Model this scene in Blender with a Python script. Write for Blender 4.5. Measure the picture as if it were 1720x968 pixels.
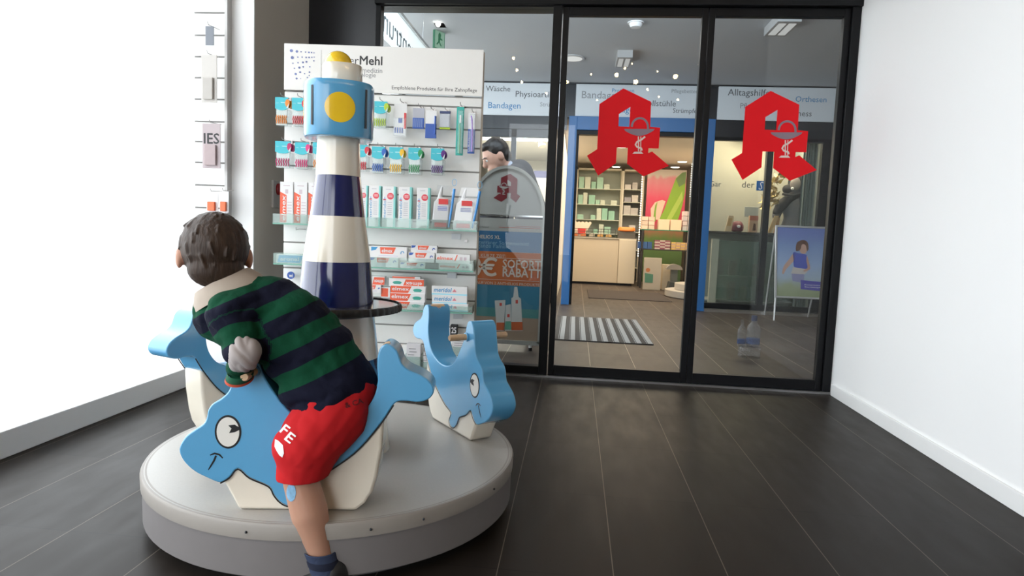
import bpy, bmesh, math, random
from math import sin, cos, pi, radians as rad
from mathutils import Vector, Matrix
from mathutils.bvhtree import BVHTree
random.seed(7)
for o in list(bpy.data.objects): bpy.data.objects.remove(o)
SC = bpy.context.scene; COL = SC.collection

# ------------------------------------------------------------------ camera
FPX, YAW, PITCH, ROLL, CAMH, D = 1080.0, .0950, .0870, .0388, .876, 3.905
def cam_axes():
    f = Vector((-sin(YAW), cos(YAW), 0)); r = Vector((cos(YAW), sin(YAW), 0)); u = Vector((0, 0, 1))
    f2 = f*cos(PITCH)-u*sin(PITCH); u2 = u*cos(PITCH)+f*sin(PITCH)
    return r*cos(ROLL)+u2*sin(ROLL), u2*cos(ROLL)-r*sin(ROLL), f2
CR, CU, CF = cam_axes()
CO = Vector((0, 0, CAMH))
cd = bpy.data.cameras.new('camera'); cam = bpy.data.objects.new('camera', cd); COL.objects.link(cam)
cd.sensor_width = 36; cd.sensor_fit = 'HORIZONTAL'; cd.lens = FPX/1720*36; cd.clip_start = .02
cam.matrix_world = Matrix(((CR.x, CU.x, -CF.x, 0), (CR.y, CU.y, -CF.y, 0), (CR.z, CU.z, -CF.z, CAMH), (0, 0, 0, 1)))
SC.camera = cam
# ------------------------------------------------------------------ world and light
w = bpy.data.worlds.new('world'); SC.world = w; w.use_nodes = True
w.node_tree.nodes['Background'].inputs[0].default_value = (.93, .965, 1, 1)
w.node_tree.nodes['Background'].inputs[1].default_value = 5.0
SC.view_settings.view_transform = 'Standard'; SC.view_settings.look = 'None'
SC.view_settings.gamma = 1; SC.view_settings.exposure = 0; SC.view_settings.use_curve_mapping = False
def portal(name, loc, rot, sx, sy):
    l = bpy.data.lights.new(name, 'AREA'); l.shape = 'RECTANGLE'; l.size = sx; l.size_y = sy
    try: l.cycles.is_portal = True
    except Exception: pass
    o = bpy.data.objects.new(name, l); COL.objects.link(o); o.location = loc; o.rotation_euler = rot
def area(name, loc, rot, sx, sy, power, col):
    l = bpy.data.lights.new(name, 'AREA'); l.shape = 'RECTANGLE'; l.size = sx; l.size_y = sy; l.energy = power; l.color = col
    o = bpy.data.objects.new(name, l); COL.objects.link(o); o.location = loc; o.rotation_euler = rot; return o
#portal('window_daylight', (-2.0, .2, 1.5), (0, rad(-90), 0), 2.9, 5.6)
#portal('rear_daylight', (-.6, -3.95, 1.5), (rad(90), 0, 0), 2.4, 2.6)
#portal('arcade_daylight', (-3.95, 6.0, 1.3), (0, rad(-90), 0), 2.4, 3.8)
# ceiling lamps of the shops behind the facade (their fittings are built with the shops)
area('pharmacy_ceiling_light', (.9, 10.6, 2.27), (0, 0, 0), 2.4, 3.0, 150, (1, .80, .58))
area('left_shop_ceiling_light', (-1.6, 10.0, 2.27), (0, 0, 0), 2.2, 2.6, 210, (1, .93, .82))
area('display_ceiling_light', (2.6, 8.72, 2.27), (0, 0, 0), 1.7, .6, 62, (1, .80, .56))
area('arcade_ceiling_light', (.6, 6.0, 2.60), (0, 0, 0), 3.0, 1.0, 22, (1, .93, .86))
area('facade_fill_light', (-.2, 4.15, 2.60), (rad(86), 0, 0), 3.4, .08, 65, (.80, .90, 1))  # added fill aimed at the facade to brighten its signs, no fitting

# ------------------------------------------------------------------ pixel <-> world (photo 1720x968)
def ray(px, py): return CF + CR*((px-860)/FPX) - CU*((py-484)/FPX)
def onz(px, py, z=0): d = ray(px, py); return CO+d*((z-CO.z)/d.z)
def ony(px, py, y): d = ray(px, py); return CO+d*(y/d.y)
def onx(px, py, x): d = ray(px, py); return CO+d*(x/d.x)
def onpl(px, py, a, n): d = ray(px, py); return CO+d*((a-CO).dot(n)/d.dot(n))

# ------------------------------------------------------------------ materials
MATS = {}
def mat(name, col, rough=.5, metal=0, emit=0, alpha=1, var=.04, coat=0, scale=30, bump=0, spec=None, trans=0):
    if name in MATS: return MATS[name]
    m = bpy.data.materials.new(name); m.use_nodes = True; nt = m.node_tree; b = nt.nodes['Principled BSDF']
    if isinstance(col, str): col = hexc(col)
    b.inputs['Roughness'].default_value = rough; b.inputs['Metallic'].default_value = metal
    b.inputs['Coat Weight'].default_value = coat; b.inputs['Coat Roughness'].default_value = .08
    b.inputs['Alpha'].default_value = alpha
    b.inputs['Transmission Weight'].default_value = trans
    if spec is not None: b.inputs['Specular IOR Level'].default_value = spec
    if emit: b.inputs['Emission Color'].default_value = (*col, 1); b.inputs['Emission Strength'].default_value = emit
    tc = nt.nodes.new('ShaderNodeTexCoord'); n = nt.nodes.new('ShaderNodeTexNoise'); n.inputs['Scale'].default_value = scale
    nt.links.new(tc.outputs['Object'], n.inputs['Vector'])
    r = nt.nodes.new('ShaderNodeMapRange'); r.inputs['To Min'].default_value = 1-var; r.inputs['To Max'].default_value = 1+var
    nt.links.new(n.outputs['Fac'], r.inputs['Value'])
    mx = nt.nodes.new('ShaderNodeVectorMath'); mx.operation = 'SCALE'; mx.inputs[0].default_value = col
    nt.links.new(r.outputs[0], mx.inputs['Scale']); nt.links.new(mx.outputs[0], b.inputs['Base Color'])
    if bump:
        bp = nt.nodes.new('ShaderNodeBump'); bp.inputs['Strength'].default_value = bump; bp.inputs['Distance'].default_value = .004
        nt.links.new(n.outputs['Fac'], bp.inputs['Height']); nt.links.new(bp.outputs[0], b.inputs['Normal'])
    MATS[name] = m; return m
def s2l(c): return c/12.92 if c <= .04045 else ((c+.055)/1.055)**2.4
def hexc(h): h = h.lstrip('#'); return tuple(s2l(int(h[i:i+2], 16)/255) for i in (0, 2, 4))
def glassmat(name, tint=(1, 1, 1), refl=1.0, haze=0, hazecol=(.8, .85, .85)):
    if name in MATS: return MATS[name]
    m = bpy.data.materials.new(name); m.use_nodes = True; nt = m.node_tree; nt.nodes.clear()
    out = nt.nodes.new('ShaderNodeOutputMaterial'); t = nt.nodes.new('ShaderNodeBsdfTransparent'); t.inputs[0].default_value = (*tint, 1)
    g = nt.nodes.new('ShaderNodeBsdfGlossy'); g.inputs['Roughness'].default_value = .0
    f = nt.nodes.new('ShaderNodeFresnel'); ge = nt.nodes.new('ShaderNodeNewGeometry')
    io = nt.nodes.new('ShaderNodeMapRange'); io.inputs['To Min'].default_value = 1.5; io.inputs['To Max'].default_value = 1/1.5
    nt.links.new(ge.outputs['Backfacing'], io.inputs['Value']); nt.links.new(io.outputs[0], f.inputs[0])
    mu = nt.nodes.new('ShaderNodeMath'); mu.operation = 'MULTIPLY'; mu.inputs[1].default_value = refl; nt.links.new(f.outputs[0], mu.inputs[0])
    mx = nt.nodes.new('ShaderNodeMixShader'); nt.links.new(mu.outputs[0], mx.inputs[0])
    src = t
    if haze:
        d = nt.nodes.new('ShaderNodeBsdfDiffuse'); d.inputs[0].default_value = (*hazecol, 1)
        m2 = nt.nodes.new('ShaderNodeMixShader'); m2.inputs[0].default_value = haze
        nt.links.new(t.outputs[0], m2.inputs[1]); nt.links.new(d.outputs[0], m2.inputs[2]); src = m2
    nt.links.new(src.outputs[0], mx.inputs[1]); nt.links.new(g.outputs[0], mx.inputs[2]); nt.links.new(mx.outputs[0], out.inputs[0])
    MATS[name] = m; return m
def lamp(name, col, s):
    if name in MATS: return MATS[name]
    m = bpy.data.materials.new(name); m.use_nodes = True; nt = m.node_tree; nt.nodes.clear()
    o = nt.nodes.new('ShaderNodeOutputMaterial'); e = nt.nodes.new('ShaderNodeEmission'); e.inputs[0].default_value = (*col, 1); e.inputs[1].default_value = s
    nt.links.new(e.outputs[0], o.inputs[0]); MATS[name] = m; return m

# ------------------------------------------------------------------ objects
def tag(o, label=None, cat=None, group=None, kind=None):
    if label: o['label'] = label
    if cat: o['category'] = cat
    if group: o['group'] = group
    if kind: o['kind'] = kind
    return o
def thing(name, loc, label=None, cat=None, rotz=0, group=None, kind=None):
    o = bpy.data.objects.new(name, None); COL.objects.link(o); o.empty_display_size = .05
    o.location = loc; o.rotation_euler = (0, 0, rotz)
    return tag(o, label, cat, group, kind)
def root_inv(p):
    M = Matrix.Identity(4)
    while p is not None:
        M = p.matrix_basis @ M; p = p.parent
    return M.inverted()
def copy_tree(o, parent=None):
    c = o.copy(); COL.objects.link(c)
    if parent is not None: c.parent = parent
    for ch in list(o.children): copy_tree(ch, c)
    return c
def bump_bevel(o, wd, seg=2):
    b = o.modifiers.new('bevel', 'BEVEL'); b.width = wd; b.segments = seg; b.limit_method = 'ANGLE'; b.angle_limit = rad(40)
class MB:
    def __init__(s): s.v = []; s.f = []; s.m = []; s.mats = []
    def mi(s, m):
        if m is None: return 0
        if m not in s.mats: s.mats.append(m)
        return s.mats.index(m)
    def add(s, vs, fs, m=None):
        k = len(s.v); i = s.mi(m); s.v += [Vector(v) for v in vs]; s.f += [tuple(a+k for a in f) for f in fs]; s.m += [i]*len(fs); return s
    def box(s, a, b, m=None, M=None):
        x0, y0, z0 = a; x1, y1, z1 = b
        if x0 > x1: x0, x1 = x1, x0
        if y0 > y1: y0, y1 = y1, y0
        if z0 > z1: z0, z1 = z1, z0
        vs = [Vector(p) for p in ((x0,y0,z0),(x1,y0,z0),(x1,y1,z0),(x0,y1,z0),(x0,y0,z1),(x1,y0,z1),(x1,y1,z1),(x0,y1,z1))]
        if M: vs = [M @ v for v in vs]
        return s.add(vs, [(0,3,2,1),(4,5,6,7),(0,1,5,4),(1,2,6,5),(2,3,7,6),(3,0,4,7)], m)
    def ring(s, p, ax, r, n, ref=None, ry=None):
        ax = Vector(ax).normalized(); ref = Vector(ref) if ref else (Vector((0,0,1)) if abs(ax.z) < .9 else Vector((1,0,0)))
        a = ax.cross(ref).normalized(); b = ax.cross(a).normalized(); ry = r if ry is None else ry
        return [Vector(p)+a*(r*cos(2*pi*i/n))+b*(ry*sin(2*pi*i/n)) for i in range(n)]
    def tube(s, pts, r, n=10, m=None, closed=False, ref=None):
        pts = [Vector(p) for p in pts]; k = len(pts); rs = r if isinstance(r, (list, tuple)) else [r]*k
        vs = []
        for i, p in enumerate(pts):
            if closed: t = pts[(i+1) % k]-pts[i-1]
            else: t = (pts[min(i+1, k-1)]-pts[max(i-1, 0)])
            vs += s.ring(p, t, rs[i], n, ref)
        fs = []
        for i in range(k if closed else k-1):
            a = i*n; b = ((i+1) % k)*n
            fs += [(a+j, a+(j+1) % n, b+(j+1) % n, b+j) for j in range(n)]
        if not closed: fs += [tuple(range(n))[::-1], tuple((k-1)*n+j for j in range(n))]
        return s.add(vs, fs, m)
    def lathe(s, prof, c=(0,0,0), n=48, m=None, sup=2, rot=0):
        vs = []
        for r, z in prof:
            for i in range(n):
                a = 2*pi*i/n; k = (abs(cos(a))**sup+abs(sin(a))**sup)**(-1/sup) if sup != 2 else 1
                vs.append((c[0]+r*k*cos(a+rot), c[1]+r*k*sin(a+rot), c[2]+z))
        fs = []
        for q in range(len(prof)-1):
            fs += [(q*n+j, q*n+(j+1) % n, (q+1)*n+(j+1) % n, (q+1)*n+j) for j in range(n)]
        fs += [tuple(range(n))[::-1], tuple((len(prof)-1)*n+j for j in range(n))]
        return s.add(vs, fs, m)
    def sphere(s, c, r, m=None, n=12, sc=(1,1,1)):
        k = n//2; vs = [Vector((c[0], c[1], c[2]-r*sc[2]))]; fs = []
        for i in range(1, k):
            th = -pi/2+pi*i/k
            vs += [Vector((c[0]+r*sc[0]*cos(th)*cos(2*pi*j/n), c[1]+r*sc[1]*cos(th)*sin(2*pi*j/n), c[2]+r*sc[2]*sin(th))) for j in range(n)]
        vs.append(Vector((c[0], c[1], c[2]+r*sc[2])))
        fs += [(0, 1+(j+1) % n, 1+j) for j in range(n)]
        for i in range(k-2):
            a = 1+i*n; b = a+n; fs += [(a+j, a+(j+1) % n, b+(j+1) % n, b+j) for j in range(n)]
        a = 1+(k-2)*n; fs += [(a+j, a+(j+1) % n, len(vs)-1) for j in range(n)]
        return s.add(vs, fs, m)
    def prism(s, pts, y0, y1, m=None, M=None):
        """outline in local x,z ; thickness from y0 (front) to y1"""
        n = len(pts); A = sum(pts[i][0]*pts[(i+1) % n][1]-pts[(i+1) % n][0]*pts[i][1] for i in range(n))
        if A < 0: pts = pts[::-1]
        vs = [Vector((x, y0, z)) for x, z in pts]+[Vector((x, y1, z)) for x, z in pts]
        if M: vs = [M @ v for v in vs]
        fs = [tuple(range(n)), tuple(range(2*n-1, n-1, -1))]+[(i, n+i, n+(i+1) % n, (i+1) % n) for i in range(n)]
        return s.add(vs, fs, m)
    def build(s, name, m=None, parent=None, world=False, bevel=0, smooth=False, seg=2):
        me = bpy.data.meshes.new(name)
        vs = s.v
        if world and parent is not None: I = root_inv(parent); vs = [I @ v for v in vs]
        me.from_pydata([tuple(v) for v in vs], [], s.f)
        if s.mats:
            for q in s.mats: me.materials.append(q)
            me.polygons.foreach_set('material_index', s.m)
        else: me.materials.append(m)
        me.update()
        o = bpy.data.objects.new(name, me); COL.objects.link(o)
        if parent is not None: o.parent = parent
        if smooth: shade(o)
        if bevel: bump_bevel(o, bevel, seg)
        return o
def shade(o, ang=40):
    me = o.data; bm = bmesh.new(); bm.from_mesh(me)
    for f in bm.faces: f.smooth = True
    for e in bm.edges: e.smooth = not (len(e.link_faces) == 2 and e.calc_face_angle(0) > rad(ang))
    bm.to_mesh(me); bm.free()
def spl(pts, n=5, closed=True):
    """Catmull-Rom smoothing of an outline"""
    out = []; k = len(pts)
    for i in range(k if closed else k-1):
        g = lambda j: pts[j % k] if closed else pts[max(0, min(k-1, j))]
        p0, p1, p2, p3 = g(i-1), g(i), g(i+1), g(i+2)
        for q in range(n):
            t = q/n
            out.append(tuple(.5*(2*p1[d]+(p2[d]-p0[d])*t+(2*p0[d]-5*p1[d]+4*p2[d]-p3[d])*t*t+(3*p1[d]-p0[d]-3*p2[d]+p3[d])*t**3) for d in range(len(p1))))
    if not closed: out.append(tuple(pts[-1]))
    return out
def struct(name, mb, m, parent=None, **k):
    o = mb.build(name, m, parent, **k)
    if parent is None: o['kind'] = 'structure'
    return o
TC = {}
def text_mesh(s, bold=False, res=2):
    k = (s, bold)
    if k in TC: return TC[k]
    c = bpy.data.curves.new('t', 'FONT'); c.body = s; c.size = 1; c.resolution_u = res; c.extrude = 0
    o = bpy.data.objects.new('t', c); COL.objects.link(o)
    dg = bpy.context.evaluated_depsgraph_get(); me = bpy.data.meshes.new_from_object(o.evaluated_get(dg))
    bpy.data.objects.remove(o); bpy.data.curves.remove(c)
    xs = [v.co.x for v in me.vertices]; ys = [v.co.y for v in me.vertices]
    TC[k] = ([v.co.copy() for v in me.vertices], [tuple(p.vertices) for p in me.polygons], min(xs), max(xs), min(ys), max(ys))
    bpy.data.meshes.remove(me); return TC[k]
def text(mb, s, x0, z0, x1, h=None, y=0, m=None, bold=False, slant=0, rot=0, mirror=False, M=None):
    """write s into mb in local x,z (front = -y); from x0 to x1 wide, baseline box bottom z0, height h (None keeps the letters' proportion)"""
    V, F, a, b, c, d = text_mesh(s, bold)
    sx = (x1-x0)/(b-a); sy = sx if h is None else h/(d-c)
    vs = []
    for v in V:
        X = (v.x-a)*sx; Z = (v.y-c)*sy
        if mirror: X = (x1-x0)-X
        X += slant*Z
        X, Z = X*cos(rot)-Z*sin(rot), X*sin(rot)+Z*cos(rot)
        p = Vector((x0+X, y, z0+Z)); vs.append(M @ p if M else p)
    mb.add(vs, F, m)
    if bold:
        for dx, dz in ((.035, 0), (.018, .018), (.018, -.018)):
            o = Vector((dx*sy*cos(rot)-dz*sy*sin(rot), 0, dx*sy*sin(rot)+dz*sy*cos(rot)))
            if M: o = M.to_3x3() @ o
            mb.add([v+o+(Vector((0, .00015*(1+dz*20), 0)) if not M else Vector((0,0,0))) for v in vs], F, m)
    return mb
def disc(mb, x, z, rx, rz, y, m=None, n=32, th=.0006, M=None):
    return mb.prism([(x+rx*cos(2*pi*i/n), z+rz*sin(2*pi*i/n)) for i in range(n)], y-th, y, m, M)
def stroke(pts, wd):
    """outline polygon of a painted line"""
    L = []; R = []
    for i, p in enumerate(pts):
        a = pts[max(0, i-1)]; b = pts[min(len(pts)-1, i+1)]; dx, dz = b[0]-a[0], b[1]-a[1]; l = math.hypot(dx, dz) or 1
        ww = wd[i] if isinstance(wd, list) else wd
        L.append((p[0]-dz/l*ww, p[1]+dx/l*ww)); R.append((p[0]+dz/l*ww, p[1]-dx/l*ww))
    return L, R
def paint(mb, pts, wd, y, m=None, closed=False):
    if closed: pts = list(pts)+[pts[0], pts[1]]
    L, R = stroke(pts, wd); k = len(pts); vs = []
    for i in range(k): vs += [(L[i][0], y, L[i][1]), (R[i][0], y, R[i][1])]
    fs = [(2*i, 2*i+1, 2*i+3, 2*i+2) for i in range(k-1)]
    return mb.add(vs, fs, m)
def fused(name, caps, m, parent=None, voxel=.006, smooth=6, world=True, ell=()):
    """one continuous surface grown round tapering limbs (p0,r0,p1,r1) and ellipsoids (centre,(rx,ry,rz),rotation matrix)"""
    mb = MB()
    for p0, r0, p1, r1 in caps:
        p0 = Vector(p0); p1 = Vector(p1); ax = (p1-p0); L = ax.length
        if L < 1e-6: ax = Vector((0,0,1))
        ax.normalize(); pts = []; rs = []
        for k in range(1, 6): a = -pi/2+k*pi/12; pts.append(p0+ax*r0*sin(a)); rs.append(r0*cos(a))
        for k in range(0, 5): t = k/4; pts.append(p0.lerp(p1, t)); rs.append(r0+(r1-r0)*t)
        for k in range(1, 6): a = k*pi/12; pts.append(p1+ax*r1*sin(a)); rs.append(r1*cos(a))
        vs = []; n = 18
        for p, r in zip(pts, rs): vs += mb.ring(p, ax, r, n)
        fs = []
        for i in range(len(pts)-1): fs += [(i*n+j, i*n+(j+1) % n, (i+1)*n+(j+1) % n, (i+1)*n+j) for j in range(n)]
        fs += [tuple(range(n))[::-1], tuple((len(pts)-1)*n+j for j in range(n))]
        mb.add(vs, fs)
    for c, rr, R in ell:
        t = MB().sphere((0,0,0), 1, n=24, sc=rr); mb.add([Vector(c)+R @ v for v in t.v], t.f)
    o = mb.build(name, m)
    r = o.modifiers.new('r', 'REMESH'); r.mode = 'VOXEL'; r.voxel_size = voxel
    s = o.modifiers.new('s', 'SMOOTH'); s.iterations = smooth; s.factor = .5
    dg = bpy.context.evaluated_depsgraph_get(); me = bpy.data.meshes.new_from_object(o.evaluated_get(dg))
    o.modifiers.clear(); old = o.data; o.data = me; me.name = name; bpy.data.meshes.remove(old)
    if not me.materials: me.materials.append(m)
    me.polygons.foreach_set('use_smooth', [True]*len(me.polygons))
    if parent is not None:
        I = root_inv(parent)
        if world: me.transform(I)
        o.parent = parent
    return o
def wrap_on(mb, target, direction, lift=.0015, inv=None):
    """press flat artwork onto a curved surface along a direction (world space mesh target)"""
    bvh = BVHTree.FromPolygons([v.co for v in target.data.vertices], [tuple(p.vertices) for p in target.data.polygons])
    d = Vector(direction).normalized()
    for i, v in enumerate(mb.v):
        loc, nor, _, _ = bvh.ray_cast(v-d*.3, d)
        if loc is not None: mb.v[i] = loc-d*lift
    return mb
def densify(mb, L=.006):
    bm = bmesh.new(); vs = [bm.verts.new(v) for v in mb.v]
    for f in mb.f:
        try: bm.faces.new([vs[i] for i in f])
        except Exception: pass
    bmesh.ops.triangulate(bm, faces=bm.faces[:])
    for _ in range(4):
        es = [e for e in bm.edges if e.calc_length() > L]
        if not es: break
        bmesh.ops.subdivide_edges(bm, edges=es, cuts=1); bmesh.ops.triangulate(bm, faces=bm.faces[:])
    bm.verts.index_update(); out = MB(); out.add([v.co.copy() for v in bm.verts], [tuple(v.index for v in f.verts) for f in bm.faces]); bm.free(); return out

# ------------------------------------------------------------------ common materials
M_black = mat('black_frame', (.006, .0065, .008), .4, 0, var=.1, spec=.2)
M_dark = mat('dark_panel', (.014, .016, .022), .3, var=.1)
M_white = mat('white_paint', (.86, .86, .86), .6, var=.01)
M_wallw = mat('white_wall', (.93, .93, .935), .7, var=.01, scale=4)
M_greyw = mat('grey_beige_wall', (.62, .57, .50), .8, var=.02, scale=8)
M_ceil = mat('ceiling_paint', (.55, .57, .60), .8, var=.02, scale=2)
M_cream = mat('cream_gloss', (.80, .74, .63), .18, coat=.6, var=.02)
M_navy = mat('navy_gloss', (.010, .016, .095), .15, coat=.8, var=.05)
M_blue = mat('sky_blue_gloss', (.105, .37, .64), .22, coat=.5, var=.03, scale=6)
M_yellow = mat('yellow_gloss', (.86, .56, .02), .2, coat=.5, var=.03)
M_blk = mat('black_paint', (.006, .006, .007), .35, var=0)
M_glass = glassmat('door_glass', (.88, .90, .90), .5)
M_steel = mat('brushed_steel', (.6, .6, .6), .3, 1)
M_wood = mat('worn_wood', (.62, .42, .25), .6, var=.25, scale=60)

# tiled floor
def floor_mat(name, g):
    m = bpy.data.materials.new(name); m.use_nodes = True; nt = m.node_tree; b = nt.nodes['Principled BSDF']
    tc = nt.nodes.new('ShaderNodeTexCoord'); sp = nt.nodes.new('ShaderNodeSeparateXYZ'); nt.links.new(tc.outputs['Object'], sp.inputs[0])
    def line(out, off, per, wd):
        a = nt.nodes.new('ShaderNodeMath'); a.operation = 'ADD'; a.inputs[1].default_value = -off+100*per; nt.links.new(out, a.inputs[0])
        p = nt.nodes.new('ShaderNodeMath'); p.operation = 'PINGPONG'; p.inputs[1].default_value = per/2; nt.links.new(a.outputs[0], p.inputs[0])
        c = nt.nodes.new('ShaderNodeMath'); c.operation = 'LESS_THAN'; c.inputs[1].default_value = wd; nt.links.new(p.outputs[0], c.inputs[0]); return c
    lx = line(sp.outputs[0], -.161, .30, .0014); ly = line(sp.outputs[1], 2.124, .5265, .0022)
    n1 = nt.nodes.new('ShaderNodeTexNoise'); n1.inputs['Scale'].default_value = 5; n1.inputs['Detail'].default_value = 8
    mp = nt.nodes.new('ShaderNodeMapping'); mp.inputs['Scale'].default_value = (3, .8, 1); nt.links.new(tc.outputs['Object'], mp.inputs[0]); nt.links.new(mp.outputs[0], n1.inputs['Vector'])
    cr = nt.nodes.new('ShaderNodeValToRGB'); nt.links.new(n1.outputs['Fac'], cr.inputs[0])
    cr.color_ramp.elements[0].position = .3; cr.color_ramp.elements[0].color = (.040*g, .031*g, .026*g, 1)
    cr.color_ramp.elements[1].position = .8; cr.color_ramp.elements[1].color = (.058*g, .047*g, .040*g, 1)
    # brightness per tile
    def cell(out, off, per):
        a = nt.nodes.new('ShaderNodeMath'); a.operation = 'SUBTRACT'; a.inputs[1].default_value = off; nt.links.new(out, a.inputs[0])
        d = nt.nodes.new('ShaderNodeMath'); d.operation = 'DIVIDE'; d.inputs[1].default_value = per; nt.links.new(a.outputs[0], d.inputs[0])
        f = nt.nodes.new('ShaderNodeMath'); f.operation = 'FLOOR'; nt.links.new(d.outputs[0], f.inputs[0]); return f
    cx = cell(sp.outputs[0], -.161, .30); cy = cell(sp.outputs[1], 2.124, .5265)
    cb = nt.nodes.new('ShaderNodeCombineXYZ'); nt.links.new(cx.outputs[0], cb.inputs[0]); nt.links.new(cy.outputs[0], cb.inputs[1])
    wn = nt.nodes.new('ShaderNodeTexWhiteNoise'); nt.links.new(cb.outputs[0], wn.inputs[0])
    mr = nt.nodes.new('ShaderNodeMapRange'); mr.inputs['To Min'].default_value = .85; mr.inputs['To Max'].default_value = 1.15; nt.links.new(wn.outputs['Value'], mr.inputs['Value'])
    sc = nt.nodes.new('ShaderNodeVectorMath'); sc.operation = 'SCALE'; nt.links.new(cr.outputs[0], sc.inputs[0]); nt.links.new(mr.outputs[0], sc.inputs['Scale'])
    m1 = nt.nodes.new('ShaderNodeMix'); m1.data_type = 'RGBA'; m1.inputs['B'].default_value = (.012, .010, .009, 1); nt.links.new(ly.outputs[0], m1.inputs['Factor']); nt.links.new(sc.outputs[0], m1.inputs['A'])
    m2 = nt.nodes.new('ShaderNodeMix'); m2.data_type = 'RGBA'; m2.inputs['B'].default_value = (.30*g, .25*g, .20*g, 1); nt.links.new(lx.outputs[0], m2.inputs['Factor']); nt.links.new(m1.outputs['Result'], m2.inputs['A'])
    nt.links.new(m2.outputs['Result'], b.inputs['Base Color'])
    rr = nt.nodes.new('ShaderNodeMapRange'); rr.inputs['To Min'].default_value = .32; rr.inputs['To Max'].default_value = .55; nt.links.new(n1.outputs['Fac'], rr.inputs['Value']); nt.links.new(rr.outputs[0], b.inputs['Roughness'])
    b.inputs['Specular IOR Level'].default_value = .12
    return m
M_floor = floor_mat('dark_floor_tiles', .42); M_floor2 = floor_mat('floor_tiles_lit', 1.5)  # second one is the same tile, arcade light put into a paler colour

# ================================================================== SETTING
XL, XR = -1.99, 1.53           # entrance hall side planes
YF = 8.06                      # shop facade
ZC = 3.1
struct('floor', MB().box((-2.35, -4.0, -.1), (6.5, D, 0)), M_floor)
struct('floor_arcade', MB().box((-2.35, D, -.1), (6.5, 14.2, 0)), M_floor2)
struct('trim_1', MB().box((-30, -20, -.14), (-2.35, 30, -.02)).box((-2.35, -20, -.14), (20, -4.0, -.02)), mat('pale_pavement', (.62, .62, .60), .9, scale=3)) # pavement outside
struct('ceiling', MB().box((XL-.1, -4.0, ZC), (6.5, D+.08, ZC+.1)), mat('hall_ceiling', (.30, .28, .26), .8, var=.02))
# side wall on the left: low sill, mullions, big daylight panes
wl = thing('wall_left', (XL, 0, 0), kind='structure')
m = MB()
m.box((XL-.1, -4, 0), (XL, 3.24, .10)); m.box((XL-.1, -4, 2.95), (XL, 3.24, ZC))
for y in (-4, -1.7, .55): m.box((XL-.1, y, .1), (XL, y+.07, 2.95))
m.build('mullion_frame', M_white, wl, world=True, bevel=.004)
MB().box((XL-.055, -3.95, .1), (XL-.045, 3.235, 2.95)).build('pane', glassmat('clear_pane', (.97, .98, .98), 1), wl, world=True)
struct('wall_right', MB().box((XR, 2.12, 0), (XR+.12, D-.02, ZC)), mat('white_wall_right', (.93, .93, .935), .7, var=.005, scale=4))
struct('wall_right_near', MB().box((XR, -4, 0), (XR+.12, 2.12, ZC)), mat('low_bounce_wall', (.07, .055, .045), .6))  # unseen stretch of wall, made dark to cut bounce light on the carousel
struct('baseboard_right', MB().box((XR-.012, 2.12, 0), (XR, D-.06, .07)), M_white, bevel=.003)
struct('wall_back', MB().box((-2.1, -4.1, 0), (-1.95, -4, ZC)).box((-.1, -4.1, 0), (1.65, -4, ZC)).box((-1.95, -4.1, 2.85), (-.1, -4, ZC)), mat('brown_back_wall', (.22, .18, .15), .7))
# pier to the left of the door wall
pc = ony(428.5, 100, 3.24)
XP = -1.68
struct('wall_left_pier', MB().box((XL-.2, 3.24, 0), (XP, D+.12, ZC), m=None), M_greyw)
pl = MB().box((XL-.2, 3.232, 0), (XP, 3.2395, ZC)); struct('trim_2', pl, M_wallw)   # same pier wall, its lit front put in as a whiter colour
# dark wall portion and header above the doors
struct('wall_front', MB().box((XP, D, 0), (-1.255, D+.10, ZC)).box((-1.255, D, 2.245), (XR+.05, D+.10, ZC)), M_dark)
def wx(px, py): return ony(px, py, D).x
# fixed window on the left
ZT, ZB = 2.152, .072
w1 = thing('window_1', (-.7, D, 0), kind='structure')
xa, xb, xc, xd, xe, xf = -1.235, -.190, -.095, .666, .739, 1.448
MB().box((-1.255, D-.02, 0), (xa+.01, D+.05, 2.22)).box((xa, D-.02, 0), (xb, D+.05, ZB-.012)).box((xa, D-.02, 2.195), (xb, D+.05, 2.245)).build('window_frame', M_black, w1, world=True, bevel=.003)
MB().box((xa, D+.01, ZB-.012), (xb+.01, D+.018, 2.195)).build('pane', M_glass, w1, world=True)
struct('trim_3', MB().box((xb, D-.03, 0), (-.138, D+.06, 2.245)), M_black, bevel=.003)     # post between window and door
struct('trim_4', MB().box((-1.255, D-.05, 2.20), (XR, D+.12, 2.30)), M_black, bevel=.003)  # rail above
M_red = mat('red_film', (.72, .008, .014), .5, var=.02, spec=.15)
M_bowl = mat('grey_film', (.22, .16, .20), .4, var=.05); M_stem = mat('pale_film', (.72, .55, .50), .4, var=.05)
LG = [(408,48),(690,185),(680,440),(782,450),(767,662),(663,660),(660,708),(700,692),(873,838),(612,945),(445,818),(452,655),(340,652),(332,812),(150,938),(37,735),(140,668),(163,208)]
LGh = [(478,238),(468,440),(357,435),(362,310)]
def lg2w(p): q = ony(980+p[0]/6.053, 140+p[1]/6.053, D-.004); return (q.x, q.z)
LGw = [lg2w(p) for p in LG]; LHw = [lg2w(p) for p in LGh]
gx = sum(p[0] for p in LGw)/len(LGw); gz = sum(p[1] for p in LGw)/len(LGw)
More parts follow.
